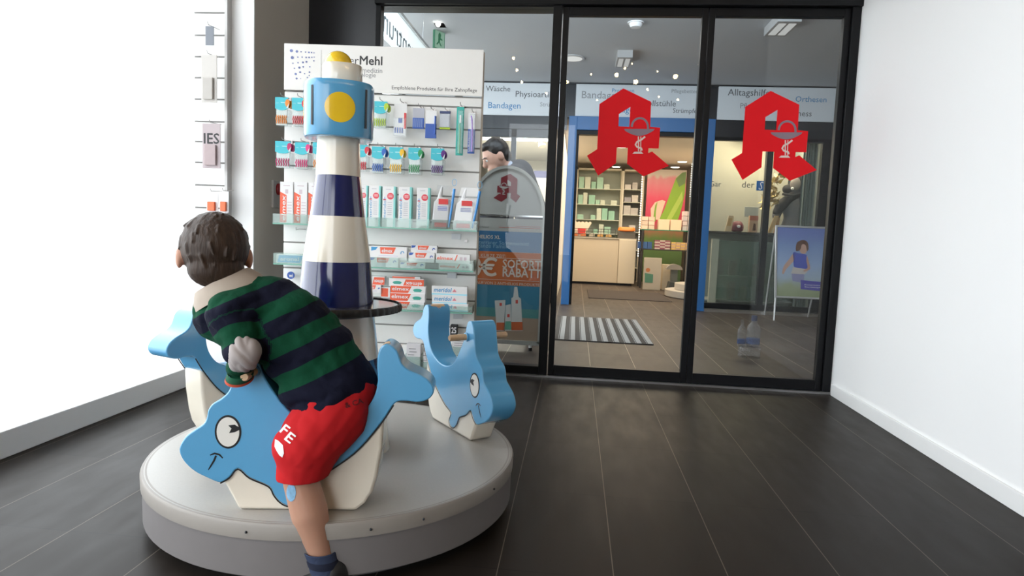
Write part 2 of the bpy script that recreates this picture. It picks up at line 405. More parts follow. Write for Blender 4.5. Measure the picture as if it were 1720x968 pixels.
def emblem(parent, ox, oz, y, scale=1, mirror=False, cols=(M_red, M_bowl, M_stem)):
    s = -1 if mirror else 1
    T = lambda p: (ox+s*scale*(p[0]-gx), oz+scale*(p[1]-gz))
    o = MB()
    # letter with a real hole: bridge the hole to the outline with a keyhole cut
    out = [T(p) for p in LGw]; hol = [T(p) for p in LHw]
    poly = out[:1]+[hol[0], hol[3], hol[2], hol[1], hol[0]]+out[:1]+out[1:]
    if mirror: poly = poly[::-1]
    k = len(poly); o.add([(x, y, z) for x, z in poly], [tuple(range(k))])
    a = o.build('letter', cols[0], parent, world=True)
    b = MB(); W = lambda pts: [T(lg2w(p)) for p in pts]
    bowl = [(415,462)]+[(425+i*15, 478+55*sin(pi*(i+.5)/20)) for i in range(20)]+[(727,462)]
    dy = -.0015
    bp = W(bowl); b.add([(x, y+dy, z) for x, z in bp], [tuple(range(len(bp)))])
    paint(b, W([(575+82*cos(t), 440-88*sin(t)) for t in [pi*i/14 for i in range(0, 15)]][::-1]+[(658,465)]), .006*scale, y+dy)
    b.build('bowl_mark', cols[1], parent, world=True)
    c = MB()
    paint(c, W([(560,540),(562,690)]), .0035*scale, y+dy); paint(c, W([(585,540),(583,690)]), .0025*scale, y+dy)
    paint(c, W([(628,540),(590,572),(545,595),(530,622),(545,645),(590,660),(596,682)]), .005*scale, y+dy*1.2)
    q = W([(498,715),(520,695),(590,693),(610,716)]); c.add([(x, y+dy, z) for x, z in q], [(0,1,2,3)])
    c.build('stem_mark', cols[2], parent, world=True)
def leaf(name, x0, x1, ex):
    d = thing(name, ((x0+x1)/2, D, 0), kind='structure')
    m = MB(); fw = .035
    m.box((x0-fw, D-.008, 0.004), (x0, D+.035, 2.20)); m.box((x1, D-.008, .004), (x1+fw, D+.035, 2.20))
    m.box((x0, D-.008, .004), (x1, D+.035, ZB)); m.box((x0, D-.008, ZT), (x1, D+.035, 2.20))
    m.build('door_frame', M_black, d, world=True, bevel=.003)
    MB().box((x0-.01, D+.008, ZB-.01), (x1+.01, D+.016, ZT+.01)).build('pane', M_glass, d, world=True)
    emblem(d, ex, gz, D+.004)
    return d
leaf('door_1', xc-.002, xd, gx)
l2 = ony(1295, 150.5, D).x-ony(1047.4, 148, D).x
leaf('door_2', xe, xf, gx+l2)
struct('trim_5', MB().box((xf+.035, D-.03, 0), (XR, D+.06, 2.245)), M_black, bevel=.003)
struct('trim_6', MB().box((-1.255, D-.045, 0), (XR, D-.022, .012)), M_steel)   # threshold strip

ZA = ony(1000, 142, YF).z+.02
# ------------------------------------------------------------------ arcade behind the doors
struct('ceiling_arcade', MB().box((-2.35, D+.10, ZA), (6.5, YF, ZA+.08)), M_ceil)
struct('wall_arcade_left', MB().box((-2.35, D+.1, 0), (-2.25, 4.1, ZA)).box((-2.35, 7.9, 0), (-2.25, 14.2, ZA)).box((-2.35, 4.1, 2.6), (-2.25, 7.9, ZA)), M_white)
struct('wall_arcade_right', MB().box((6.4, D, 0), (6.5, 14.2, ZA)), M_wallw)
struct('wall_arcade_front', MB().box((XR+.1, D, 0), (6.5, D+.1, ZA)).box((-2.35, D, 0), (XL-.2, D+.1, 3.1)), M_greyw)
def fy(px, py, y=YF): p = ony(px, py, y); return p.x, p.z
ZS0 = fy(1000, 197)[1]; ZS1 = fy(1000, 142)[1]   # fascia panels
struct('wall_facade', MB().box((-2.35, YF, ZS0-.16), (-.17, YF+.1, ZS0)).box((-2.35, YF, ZS1), (6.5, YF+.1, ZA)).box((1.52, YF, ZS0-.2), (6.5, YF+.1, ZS0)).box((-2.35, YF+.02, ZS0), (6.5, YF+.1, ZS1)), M_dark)
M_panel = mat('fascia_white', (.74, .78, .82), .5, var=.02); M_tgrey = mat('lettering_grey', (.12, .12, .13), .6, var=0)
M_tpale = mat('lettering_pale', (.32, .33, .35), .6, var=0); M_tblue = mat('lettering_blue', (.05, .25, .52), .6, var=0)
def fascia(x0, x1, label, words):
    t = thing('fascia_sign', ((x0+x1)/2, YF, ZS0), label, 'sign', group=None)
    MB().box((x0, YF-.012, ZS0), (x1, YF+.018, ZS1)).build('panel', M_panel, t, world=True, bevel=.002)
    for s, p0, p1, h, mm in words:
        a = ony(*p0, YF-.014); b = ony(*p1, YF-.014)
        k = MB(); text(k, s, a.x, a.z, b.x, None, YF-.0135, M=None); k.build('lettering', mm, t, world=True)
    return t
fascia(-2.2, fy(942, 170)[0], 'white shop sign panel with the words Wäsche and Physioartikel', [
    ('Wäsche', (816, 153), (857, 153), 0, M_tgrey), ('Physioartikel', (866, 166), (938, 169), 0, M_tgrey), ('Bandagen', (820, 185), (874, 186), 0, M_tblue), ('Strümpfe', (907, 181), (943, 182), 0, M_tpale)])
fascia(fy(967, 170)[0], fy(1188, 170)[0], 'white shop sign panel above the blue portal listing Rollstühle', [
    ('Prothesen', (1028, 155), (1065, 156), 0, M_tblue), ('Bandagen', (977, 169), (1042, 171), 0, M_tpale), ('Rollstühle', (1080, 178), (1135, 180), 0, M_tgrey),
    ('Pflegebetten', (1128, 158), (1172, 160), 0, M_tpale), ('Strümpfe', (1130, 192), (1170, 194), 0, M_tgrey), ('Einlagen', (1024, 192), (1070, 194), 0, M_tblue)])
fascia(fy(1206, 170)[0], 6.3, 'white shop sign panel at the right with the words Alltagshilfen and Orthesen', [
    ('Alltagshilfen', (1222, 164), (1300, 168), 0, M_tgrey), ('Orthesen', (1336, 171), (1388, 173), 0, M_tblue), ('Pflege', (1243, 185), (1272, 186), 0, M_tpale), ('Fitness', (1326, 195), (1363, 197), 0, M_tgrey)])
# blue portal
M_portal = mat('portal_blue', (.022, .135, .37), .35, var=.05)
bx0, bx1, bx2, bx3 = fy(947, 400)[0], fy(968, 300)[0], 1.452, 1.60
zi = fy(1050, 221)[1]
struct('trim_7', MB().box((bx0, YF-.06, 0), (bx1-.02, YF+.10, ZS0)).box((bx2, YF-.06, 0), (bx3, YF+.10, ZS0)).box((bx1-.02, YF-.06, zi), (bx2, YF+.10, ZS0)), M_portal, bevel=.004)
struct('trim_8', MB().box((bx1-.02, YF-.03, zi-.05), (bx2, YF+.08, zi)).box((bx1-.02, YF+.0, 0), (bx1+.01, YF+.08, zi)), M_black)
# shop shells
M_beige = mat('warm_beige_wall', (.72, .62, .50), .8, var=.02)
struct('ceiling_shops', MB().box((-2.35, YF+.1, 2.3), (6.5, 14.2, 2.36)), mat('warm_white_ceiling', (.74, .70, .64), .8, var=.01))
struct('wall_far', MB().box((-2.35, 13.9, 0), (6.5, 14.0, 2.3)), M_beige)
struct('wall_partition', MB().box((-.30, YF+.1, 0), (-.22, 13.9, 2.3)), mat('light_partition', (.70, .66, .58), .8))
struct('wall_partition_right', MB().box((2.25, 10.6, 0), (2.31, 13.9, 2.3)), M_beige)
# left shop front: light frames with bright room behind
w2 = thing('window_2', (-1.5, YF, 0), kind='structure')
m = MB()
zs = ZS0-.16
for px in (860, 929): x = fy(px, 300)[0]; m.box((x-.03, YF+.02, 0), (x+.035, YF+.08, zs))
m.box((-2.25, YF+.02, 0), (-2.2, YF+.08, zs)); m.box((-2.25, YF+.02, 0), (-.2, YF+.08, .25)); m.box((-2.25, YF+.02, zs-.10), (-.2, YF+.08, zs))
m.build('window_frame', M_dark, w2, world=True)
MB().box((-2.2, YF+.045, .25), (-.25, YF+.05, zs)).build('pane', glassmat('shop_glass', (.93, .95, .94), .6), w2, world=True)
# right shop front
w3 = thing('window_3', (3, YF, 0), kind='structure')
m = MB(); zr = ZS0-.2
x = fy(1284, 400)[0]; m.box((x-.035, YF+.0, 0), (x+.035, YF+.08, zr))
x9 = fy(1378, 300)[0]; m.box((x9, YF, 0), (x9+.5, YF+.08, zr)); m.box((1.6, YF, 0), (x9, YF+.08, .10)); m.box((1.6, YF, zr-.04), (x9, YF+.08, zr))
m.build('window_frame', M_black, w3, world=True)
MB().box((1.6, YF+.03, .10), (x9, YF+.038, zr-.04)).build('pane', glassmat('shop_glass2', (.86, .89, .88), .7, .02, (.55, .60, .58)), w3, world=True)
k = MB(); a = ony(1247, 315, YF-.001); b = ony(1268, 316, YF-.001); text(k, 'der', a.x, a.z, b.x, None, YF+.026); a = ony(1192, 313, YF); b = ony(1212, 314, YF); text(k, 'Gär', a.x, a.z, b.x, None, YF+.026)
k.build('lettering', M_tgrey, w3, world=True)
a = ony(1270, 320, YF+.026); b = ony(1283, 304, YF+.026)
g = MB().box((a.x, YF+.022, a.z), (b.x, YF+.028, b.z)).build('blue_square_mark', M_portal, w3, world=True)
k = MB(); text(k, 'S', a.x+.025, a.z+.01, b.x-.02, b.z-a.z-.02, YF+.0205, slant=.2); k.build('square_letter', M_white, w3, world=True)
struct('baseboard_facade', MB().box((1.6, YF-.10, 0), (6.3, YF, .035)), M_steel)

# ================================================================== CAROUSEL
CX, CY = -.72, 1.95
AX = (-.737, 1.944)
def speck_mat():
    m = mat('platform_grey', (.40, .385, .36), .34, var=.06, scale=160); return m
pf = thing('carousel_platform', (CX, CY, 0), 'low round grey revolving platform carrying the lighthouse and the ride-on whales', 'platform')
R0 = .553
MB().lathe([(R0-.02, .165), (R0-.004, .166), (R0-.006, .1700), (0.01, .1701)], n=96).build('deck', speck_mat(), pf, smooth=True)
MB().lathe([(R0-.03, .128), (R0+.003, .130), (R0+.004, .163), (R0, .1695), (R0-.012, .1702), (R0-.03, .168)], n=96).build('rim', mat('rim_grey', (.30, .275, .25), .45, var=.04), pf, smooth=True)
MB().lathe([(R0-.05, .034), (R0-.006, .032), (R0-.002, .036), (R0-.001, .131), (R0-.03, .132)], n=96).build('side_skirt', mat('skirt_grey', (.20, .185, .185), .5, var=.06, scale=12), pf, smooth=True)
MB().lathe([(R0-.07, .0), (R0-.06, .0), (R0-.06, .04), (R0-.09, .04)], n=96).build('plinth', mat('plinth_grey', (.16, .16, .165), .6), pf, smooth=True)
for a in (-92, -62, -48, -20, 8): MB().sphere((cos(rad(a))*(R0+.004), sin(rad(a))*(R0+.004), .147), .0035, n=8).build('screw', M_dark, pf)

lh = thing('toy_lighthouse', (AX[0], AX[1], .17), 'tall striped toy lighthouse with a sky blue lantern room and yellow dome', 'lighthouse', rotz=rad(20.8))
def band(z0, r0, z1, r1, mm, name='tower_band'):
    o = MB().lathe([(r0-.004, z0-.17), (r0, z0-.17), (r1, z1-.17), (r1-.004, z1-.17)], n=64).build(name, mm, lh, smooth=True); return o
band(.17, .176, .33, .152, M_cream); band(.33, .152, .465, .134, M_navy); band(.465, .134, .597, .1175, M_cream)
band(.597, .1175, .765, .1035, M_navy); band(.765, .1035, .903, .083, M_cream); band(.903, .083, 1.026, .0675, M_navy); band(1.026, .0675, 1.142, .0635, M_cream)
# scalloped steering disc
sc = []
for i in range(240):
    a = 2*pi*i/240; r = .200+.0035*abs(sin(24*a)); sc.append((r*cos(a), r*sin(a)))
mb = MB(); n = len(sc)
vs = [(x, y, .443) for x, y in sc]+[(x*1.004, y*1.004, .455) for x, y in sc]+[(x*.985, y*.985, .464) for x, y in sc]+[(x*.96, y*.96, .465) for x, y in sc]+[(x*.94, y*.94, .440) for x, y in sc]
fs = []
for q in range(3): fs += [(q*n+j, q*n+(j+1) % n, (q+1)*n+(j+1) % n, (q+1)*n+j) for j in range(n)]
fs += [(4*n+j, 4*n+(j+1) % n, (j+1) % n, j) for j in range(n)]
mb.add(vs, fs); mb.build('disc_rim', mat('black_rubber', (.012, .012, .013), .45, var=.1), lh, smooth=True)
MB().lathe([(.10, .446), (.19, .446), (.191, .461), (.10, .4612)], n=64).build('disc_plate', mat('mirror_plate', (.34, .33, .34), .12, .9), lh, smooth=True)
MB().lathe([(.10, .427), (.122, .428), (.1235, .441), (.10, .442)], n=64).build('disc_collar', M_blk, lh, smooth=True)
# lantern room, squircle section, with windows and yellow portholes
Z = lambda z: z-.17
HB = MB().lathe([(.06, Z(1.1385)), (.094, Z(1.136)), (.1, Z(1.138)), (.1025, Z(1.145)), (.104, Z(1.28)), (.1035, Z(1.292)), (.099, Z(1.299)), (.05, Z(1.3))], n=96, sup=2.7).build('lantern_room', M_blue, lh, smooth=True)
MB().lathe([(.05, Z(1.298)), (.0585, Z(1.299)), (.0600, Z(1.302)), (.0600, Z(1.352)), (.057, Z(1.358)), (.02, Z(1.359))], c=(.008, 0, 0), n=72, sup=2.5).build('crown', M_cream, lh, smooth=True)
dm = [(.0405*cos(t), Z(1.364)+.037*sin(t)) for t in [pi/2*i/10 for i in range(0, 11)]]; dm[-1] = (.0006, dm[-1][1])
MB().lathe([(.038, Z(1.357)), (.0405, Z(1.358))]+dm, c=(-.004, 0, 0), n=48).build('dome', M_yellow, lh, smooth=True)
for k in range(4):
    a = k*pi/2; Mr = Matrix.Rotation(a, 4, 'Z')
    d = MB(); disc(d, .002, Z(1.218), .0435, .0435, -.2); d2 = densify(MB().add([v for v in d.v[:32]], [tuple(range(32))]), .008)
    for i, v in enumerate(d2.v): d2.v[i] = Vector((v.x, -.25, v.z))
    wrap_on(d2, HB, (0, 1, 0), .0008); d2.v = [Mr @ v for v in d2.v]
    d2.build('porthole', M_yellow, lh, smooth=True)
for a in (-45, 45, 135, 225):
    # window slots near the corners
    Mr = Matrix.Rotation(rad(a), 4, 'Z'); 
    pass
for sx in (-1, 1):
    for Q in (0, pi):
        Mr = Matrix.Rotation(Q, 4, 'Z')
        s_ = MB().box((-.0035, -.004, Z(1.165)), (.0035, .004, Z(1.278)))
        x = sx*.0745; 
        bvh = BVHTree.FromPolygons([v.co for v in HB.data.vertices], [tuple(p.vertices) for p in HB.data.polygons])
        loc, nor, _, _ = bvh.ray_cast(Vector((x, -.3, Z(1.22))), Vector((0, 1, 0)))
        an = math.atan2(nor.x, -nor.y); T = Mr @ Matrix.Translation((loc.x, loc.y+.0024, 0)) @ Matrix.Rotation(an, 4, 'Z')
        s_.v = [T @ v for v in s_.v]; s_.build('window_slot', M_dark, lh)

# ---- ride-on whale: outline in (u along the body, z), measured on the photographed whales
body = [(.208,.592),(.191,.586),(.183,.565),(.182,.535),(.184,.500),(.174,.458),(.146,.420),(.100,.398),(.050,.392),(.0,.402),(-.033,.428),(-.062,.466),(-.086,.504),(-.097,.534),(-.104,.558),(-.117,.574),(-.136,.573),(-.149,.556),(-.156,.530),(-.163,.495),(-.170,.469),(-.187,.450),(-.208,.436),(-.219,.420),(-.222,.403),(-.230,.386),(-.250,.371),(-.273,.352),(-.287,.322),(-.277,.293),(-.252,.268),(-.222,.252),(-.190,.240),(-.168,.254),(-.148,.276),(-.120,.2535),(-.075,.233),(-.062,.211),(-.048,.194),(-.030,.184),(-.010,.187),(-.001,.204),(-.006,.222),(-.012,.235),(.036,.254),(.093,.290),(.145,.334),(.198,.402),(.226,.446),(.250,.453),(.285,.451),(.310,.460),(.321,.480),(.311,.502),(.288,.518),(.258,.531),(.241,.547),(.229,.577)]
belly_line = [(-.190,.240),(-.168,.254),(-.148,.276),(-.120,.2535),(-.075,.233),(-.062,.211),(-.048,.194),(-.030,.184),(-.010,.187),(-.001,.204),(-.012,.235),(.036,.254),(.093,.290),(.145,.334),(.198,.402),(.224,.444)]
basep = [(-.186,.245),(-.168,.262),(-.148,.282),(-.12,.262),(-.06,.26),(-.02,.25),(.036,.27),(.093,.305),(.145,.35),(.185,.395),(.200,.402),(.197,.33),(.187,.262),(.176,.220),(.158,.190),(.136,.1712),(-.142,.1712),(-.150,.174)]
TH = .045
def make_whale(label):
    t = thing('ride_on_whale', (0, 0, 0), label, 'ride-on toy', group=None)
    MB().prism(spl(body, 4), -TH, TH).build('whale_body', M_blue, t, bevel=.011, seg=3, smooth=True)
    MB().prism(basep, -TH+.0035, TH-.0035).build('base_block', M_cream, t, bevel=.008, seg=3, smooth=True)
    for s in (-1, 1):
        y = s*(TH+.0007)
        ln = MB(); paint(ln, [(u, z-.0012) for u, z in spl(belly_line, 4, False)], .0019, y); 
        if s > 0: ln.f = [f[::-1] for f in ln.f]
        ln.build('outline_paint', M_blk, t)
        e = MB(); disc(e, -.1715, .3675, .0305, .0405, y+.0003*s, th=.0003*s); disc(e, -.1715, .3675, .0265, .0362, y+.0008*s, th=.0003*s); 
        f0 = len(e.f)//2
        o = MB(); o.mats = []
        disc(o, -.1715, .3675, .0315, .0415, y, M_blk, th=.0004*s); disc(o, -.1715, .3675, .0268, .0365, y+.0006*s, mat('eye_white', (.80, .79, .74), .3), th=.0004*s)
        px_, pz_ = -.1575, .3755
        star = [(.0125,.004),(.002,.0105),(-.013,.0085),(-.0055,.001),(-.011,-.0105),(.002,-.008),(.0135,-.002)]
        o.prism([(px_+a, pz_+b) for a, b in star], y+.0005*s, y+.0012*s, M_blk)
        o.build('eye', M_blk, t)
        mo = MB(); paint(mo, [(-.184,.302),(-.192,.3105),(-.203,.3135),(-.214,.309)], [.0014,.0022,.0022,.0014], y)
        paint(mo, [(-.2,.308),(-.205,.295),(-.213,.281),(-.2185,.272)], [.0022,.0022,.0018,.001], y)
        if s > 0: mo.f = [f[::-1] for f in mo.f]
        mo.build('mouth_paint', M_blk, t)
    MB().tube([(-.110, -.112, .519), (-.110, -.109, .519), (-.110, .109, .519), (-.110, .112, .519)], [.008, .0105, .0105, .008], 14).build('handlebar', M_wood, t, smooth=True)
    for s in (-1, 1): MB().lathe([(.0105, 0), (.0150, 0), (.0150, .006), (.0105, .006)], n=20).build('handle_collar', M_blue, t).matrix_basis = Matrix.Translation((-.110, s*TH-(.0 if s > 0 else 0), .519)) @ Matrix.Rotation(-s*pi/2, 4, 'X')
    # rubbed edges down to bare wood on the tail and seat
    r = MB()
    for u0, w_, yy in ((.197, .012, -.02), (.207, .010, .008), (.030, .02, -.03)):
        pass
    return t
def place_whale(o, th, r=.437):
    a = rad(th); n = Vector((cos(a), sin(a), 0))
    o.location = (CX+n.x*r, CY+n.y*r, 0); o.rotation_euler = (0, 0, a+pi/2)
W1 = make_whale('sky blue ride-on whale in front, ridden by the child in the striped shirt')
place_whale(W1, -81)
W2 = copy_tree(W1); W2['label'] = 'sky blue ride-on whale without a rider at the right edge of the platform'; place_whale(W2, 39)
W3 = copy_tree(W1); W3['label'] = 'sky blue ride-on whale mostly hidden behind the child, at the left of the lighthouse'; place_whale(W3, 159)
for o in (W1, W2, W3): o['group'] = 'ride-on whales on the carousel'
# worn paint patches (thin flakes of bare wood lying on the rounded top edges)
def worn(o, spots):
    bvh = None
    for u, y0, y1, wd in spots:
        mb = MB(); n = 14; vs = []
        tgt = [c for c in o.children if c.name.startswith('whale_body')][0]
        V = [v.co for v in tgt.data.vertices]; b = BVHTree.FromPolygons(V, [tuple(p.vertices) for p in tgt.data.polygons])
        pts = []
        for i in range(n):
            a = 2*pi*i/n; rr = 1+.35*random.uniform(-1, 1); pts.append((u+wd*cos(a)*rr, (y0+y1)/2+(y1-y0)/2*sin(a)*min(1, rr)))
        g = densify(MB().add([(x, y, .7) for x, y in pts], [tuple(range(n))]), .006)
        keep = True
        for i, v in enumerate(g.v):
            loc, nor, _, _ = b.ray_cast(Vector((v.x, v.y, .75)), Vector((0, 0, -1)))
            if loc is None: loc = Vector((v.x, v.y, V and .59))
            g.v[i] = loc+Vector((0, 0, .0006))
        g.build('worn_patch', M_wood, o)
worn(W2, [(.198, -.036, .036, .013)]); worn(W1, [(.200, -.038, .0, .011)])

# ================================================================== PRODUCT DISPLAY
DA = .075; cd_, sd_ = cos(DA), sin(DA)
DO = Vector((-.47, 3.285, 0)); DM = Matrix.Translation(DO) @ Matrix.Rotation(DA, 4, 'Z'); DI = DM.inverted()
DN = Vector((sd_, -cd_, 0))       # front normal
def dl(px, py, yo=0):             # local (x, z) on the plane yo in front of the slat board
    p = onpl(px, py, DO+DN*yo, DN); q = DI @ p; return q.x, q.z
def dthing(name, x, z, y, label, cat, group=None):
    p = DM @ Vector((x, y, z)); return thing(name, p, label, cat, rotz=DA, group=group)
L0 = dl(477, 300)[0]; L1 = dl(806.5, 250)[0]
H0 = dl(640, 157)[1]; H1 = dl(640, 79)[1]
ds = thing('display_wall', DO, 'white slatted display board with a printed header, holding dental products', 'display stand', rotz=DA)
M_slat = mat('slat_white', (.82, .81, .79), .45, var=.01); M_groove = mat('groove_grey', (.30, .29, .28), .6)
M_ink = mat('black_ink', (.02, .02, .022), .5, var=0); M_inkg = mat('grey_ink', (.22, .22, .23), .5, var=0)
b = MB(); zs_ = [dl(640, y)[1] for y in (175.5, 213, 244, 284, 326, 370, 413, 456, 500, 545, 576, 604, 640)]
zz = [H0-.004]+zs_+[.02]
for i in range(len(zz)-1): b.box((L0, 0, zz[i+1]+.004), (L1, .016, zz[i]-.004), M_slat)
b.box((L0, .010, .02), (L1, .024, H0), M_groove)
b.build('slat_board', M_slat, ds, bevel=.0015)
MB().box((L1-.001, -.002, .02), (L1+.007, .03, H1-.01)).build('edge_trim', mat('trim_bronze', (.28, .24, .20), .4, .4), ds)
MB().box((L0, -.012, H0), (L1+.003, .0, H1), m=None).build('header_board', mat('header_white', (.84, .82, .79), .5, var=.01), ds, bevel=.002)
MB().box((L0+.03, .024, 0), (L1-.03, .075, .06)).box((L0+.1, .024, .06), (L0+.14, .05, H1-.05)).box((L1-.14, .024, .06), (L1-.1, .05, H1-.05)).build('stand_frame', M_steel, ds)
k = MB(); P = lambda x, y: dl(x, y, .0125)
def ptext(k, s, x0, y0, x1, yb, h=None, bold=False, yo=.0125, **kw):
    a = dl(x0, y0, yo); c = dl(x1, yb, yo); text(k, s, a[0], a[1], c[0], h, -yo, bold=bold, **kw)
ptext(k, 'Mehl', 604, 108.5, 641.5, 110, bold=True); k.build('lettering', M_ink, ds)
k = MB(); ptext(k, 'Peter', 562, 107, 602.5, 108); ptext(k, 'Empfohlene Produkte für Ihre Zahnpflege', 658, 152, 801, 156); k.build('lettering', mat('dark_ink', (.05, .05, .055), .5, var=0), ds)
k = MB(); ptext(k, 'Zahnmedizin', 584, 121, 642, 122.5); ptext(k, 'Implantologie', 574, 130.5, 631, 132); k.build('lettering', M_inkg, ds)
k = MB()
for (zx, zy, r) in [(540,330,11),(576,335,9),(603,337,5),(632,339,5),(654,341,6),(671,342,5),(687,344,4),(546,375,11),(582,372,5),(610,372,5),(636,374,6),(655,374,6),(673,373,5),(688,372,4),(550,412,5),(583,408,5),(615,406,7),(638,402,7),(686,396,5),(560,445,5),(592,440,8),(617,435,6),(660,435,5),(568,482,8),(597,470,7),(626,480,4),(658,470,6),(574,511,7),(644,505,5),(656,491,4),(600,512,3)]:
    p = dl(350+zx/3.873, zy/3.873, .0125); rr = r/3.873*3.2/1080; disc(k, p[0], p[1], rr, rr*.9, -.0122, None, 12)
k.build('logo_dots', mat('logo_blue', (.16, .20, .42), .5, var=.5, scale=40), ds)
k = MB(); a = dl(539, 130, .0125); k.box((a[0], -.0128, a[1]), (a[0]+.001, -.012, dl(539, 84, .0125)[1])); k.build('logo_rule', M_inkg, ds)

# ---- hanging packs
M_clear = glassmat('clear_plastic', (.94, .96, .96), 1.0, .07, (.75, .8, .8)); M_hook = mat('hook_metal', (.45, .43, .42), .3, .9)
M_teal = mat('pack_teal', (.05, .52, .62), .4); M_pw = mat('pack_white', (.82, .82, .82), .4, var=.02)
M_packb = mat('pack_pale', (.68, .74, .72), .4)
def hook(x, z, yo, label):
    h = dthing('peg_hook', x, z, 0, label, 'hook', 'peg hooks on the display board')
    MB().tube([(0, -.001, .012), (0, -.02, .010), (0, -yo-.012, .006), (0, -yo-.018, .016)], .0018, 6).build('hook_wire', M_hook, h, smooth=True)
    MB().box((-.012, -.004, -.006), (.012, 0, .016)).build('hook_plate', M_hook, h, bevel=.001)
def brush_pack(x0, y0, x1, y1, col, cname, where, depth=.05, big=False):
    yo = .10
    a = dl(x0, y1, yo); b_ = dl(x1, y0, yo); W = b_[0]-a[0]; H = b_[1]-a[1]; Wm = W*.80
    t = dthing('brush_pack', a[0]+W/2, a[1], -yo, f'{cname} interdental brush pack {where}', 'brush pack', 'hanging packs of interdental brushes')
    x = -W/2
    # stack of packs hanging one behind the other: clear pouches
    MB().box((x+.002, 0, 0), (x+Wm, .006, H*.62)).box((x+.004, .012, .002), (x+Wm+.004, .05, H*.60)).build('pouch', M_clear, t, bevel=.003)
    MB().box((x+.006, .003, .004), (x+Wm-.006, .005, H*.60)).build('backing_card', M_packb, t)
    cardp = [(x, H*.60), (x, H), (x+Wm+.002, H), (x+Wm+.002, H*.62)]+[(x+Wm*.5+Wm*.42*cos(q), H*.62-.010*sin(q)) for q in [pi*i/8 for i in range(1, 8)]]
    MB().prism(cardp, -.001, .004).build('header_card', M_teal, t)
    k = MB(); text(k, 'TePe', x+.004, H*.78, x+.020, None, -.0016); k.box((x+Wm*.45, -.0016, H*.80), (x+Wm*.8, -.001, H*.83)); k.build('lettering', mat('print_pale_teal', (.45, .75, .80), .5), t)
    mc = mat('brush_'+cname.replace(' ', '_'), col, .4)
    f = MB()
    n = 6
    for i in range(n):
        cx = x+.008+(Wm-.016)*i/(n-1); f.tube([(cx-.001, -.003, .010), (cx+.0025, -.004, H*.15), (cx-.002, -.004, H*.24), (cx+.0025, -.004, H*.32), (cx, -.003, H*.37)], [.0018, .0026, .0026, .0026, .0015], 6)
    f.build('brushes', mc, t)
    g = MB()
    lp = [(x+Wm*.80+.011+.012*cos(q), H*.80+.019*sin(q)) for q in [2*pi*i/18 for i in range(18)]]
    g.prism(lp, -.003, .0); g.prism([(u+.003, z-.002) for u, z in lp], .012, .04); g.build('colour_tag', mc, t, bevel=.001)
    f = MB(); f.prism([(x+Wm*.80+.006, H*.62), (x+Wm*.80+.016, H*.62), (x+Wm*.80+.019, H*.80)], -.0036, -.003); f.build('tag_flash', M_packb, t)
    hook(a[0]+W*.42, b_[1]+.002, yo, f'steel peg hook holding the {cname} pack {where}')
ORG, RED_, MAG, PNK, GRN, BLU, YEL, PUR, LIM = (.80,.26,.03), (.65,.03,.05), (.50,.01,.12), (.72,.04,.22), (.01,.30,.09), (.02,.12,.48), (.85,.50,.01), (.10,.01,.20), (.45,.62,.03)
brush_pack(462, 164, 489, 211, ORG, 'orange', 'at the far left of the top row')
brush_pack(490, 165, 517, 212, RED_, 'red', 'in the top row, half behind the lantern')
brush_pack(626, 171, 656, 215, LIM, 'lime green', 'in the top row right of the lighthouse')
brush_pack(462, 238, 494, 282, MAG, 'dark magenta', 'at the left end of the second row')
brush_pack(495, 240, 524, 284, PNK, 'pink', 'in the second row, second from the left')
brush_pack(525, 240, 552, 285, ORG, 'orange', 'in the second row, mostly behind the lighthouse')
brush_pack(596, 244, 622, 288, RED_, 'red', 'in the second row right beside the lighthouse')
brush_pack(624, 247, 651, 291, BLU, 'blue', 'in the second row')
brush_pack(653, 248, 682, 292, YEL, 'yellow', 'in the second row')
brush_pack(685, 249, 712, 293, GRN, 'green', 'in the second row')
brush_pack(723, 250, 751, 294, PUR, 'purple', 'at the right end of the second row')
def card_pack(x0, y0, x1, y1, label, parts, yo=.07):
    a = dl(x0, y1, yo); b_ = dl(x1, y0, yo); W = b_[0]-a[0]; H = b_[1]-a[1]
    t = dthing('blister_card', a[0]+W/2, a[1], -yo, label, 'blister pack', 'hanging blister packs')
    for nm, q, mm, th in parts:
        MB().box((-W/2+q[0]*W, -th, q[1]*H), (-W/2+q[2]*W, .002, q[3]*H)).build(nm, mm, t, bevel=min(.0015, th*.45+.0002))
    hook(a[0]+W/2, b_[1]+.004, yo, 'steel peg hook above the '+label.replace('with small blue brushes and a', 'with a'))
    return t, W, H
M_pb = mat('pack_blue', (.03, .10, .42), .4); M_pr = mat('pack_red', (.72, .05, .05), .4); M_pg = mat('pack_grey', (.45, .46, .52), .4)
t, W, H = card_pack(661, 174, 684, 230, 'white blister pack with small blue brushes and a red strip', [('card', (0,0,1,1), M_pw, .001), ('clear_front', (.04,.03,.96,.55), M_clear, .02), ('red_strip', (.78,.25,.96,.72), M_pr, .003), ('blue_mark', (.35,.42,.66,.56), M_pb, .003)])
k = MB(); [k.box((-W/2+W*(.08+.18*i), -.004, H*.12), (-W/2+W*(.17+.18*i), -.001, H*.28)) for i in range(4)]; k.build('brushes', M_pb, t)
t, W, H = card_pack(693, 182, 713, 216, 'small grey and blue blister pack beside the white one', [('card', (0,0,1,1), M_pg, .001), ('blue_half', (0,0,1,.52), M_pb, .003)])
k = MB(); [k.box((-W/2+W*(.10+.17*i), -.004, H*.08), (-W/2+W*(.16+.17*i), -.003, H*.48)) for i in range(5)]; k.build('brushes', mat('pale_blue', (.25, .35, .6), .4), t)
t, W, H = card_pack(714, 186, 734, 232, 'blue and white blister pack with a blue handle', [('card', (0,0,1,1), M_pw, .001), ('blue_half', (0,0,1,.52), M_pb, .003), ('handle', (.82,.15,.95,.80), M_pb, .012)])
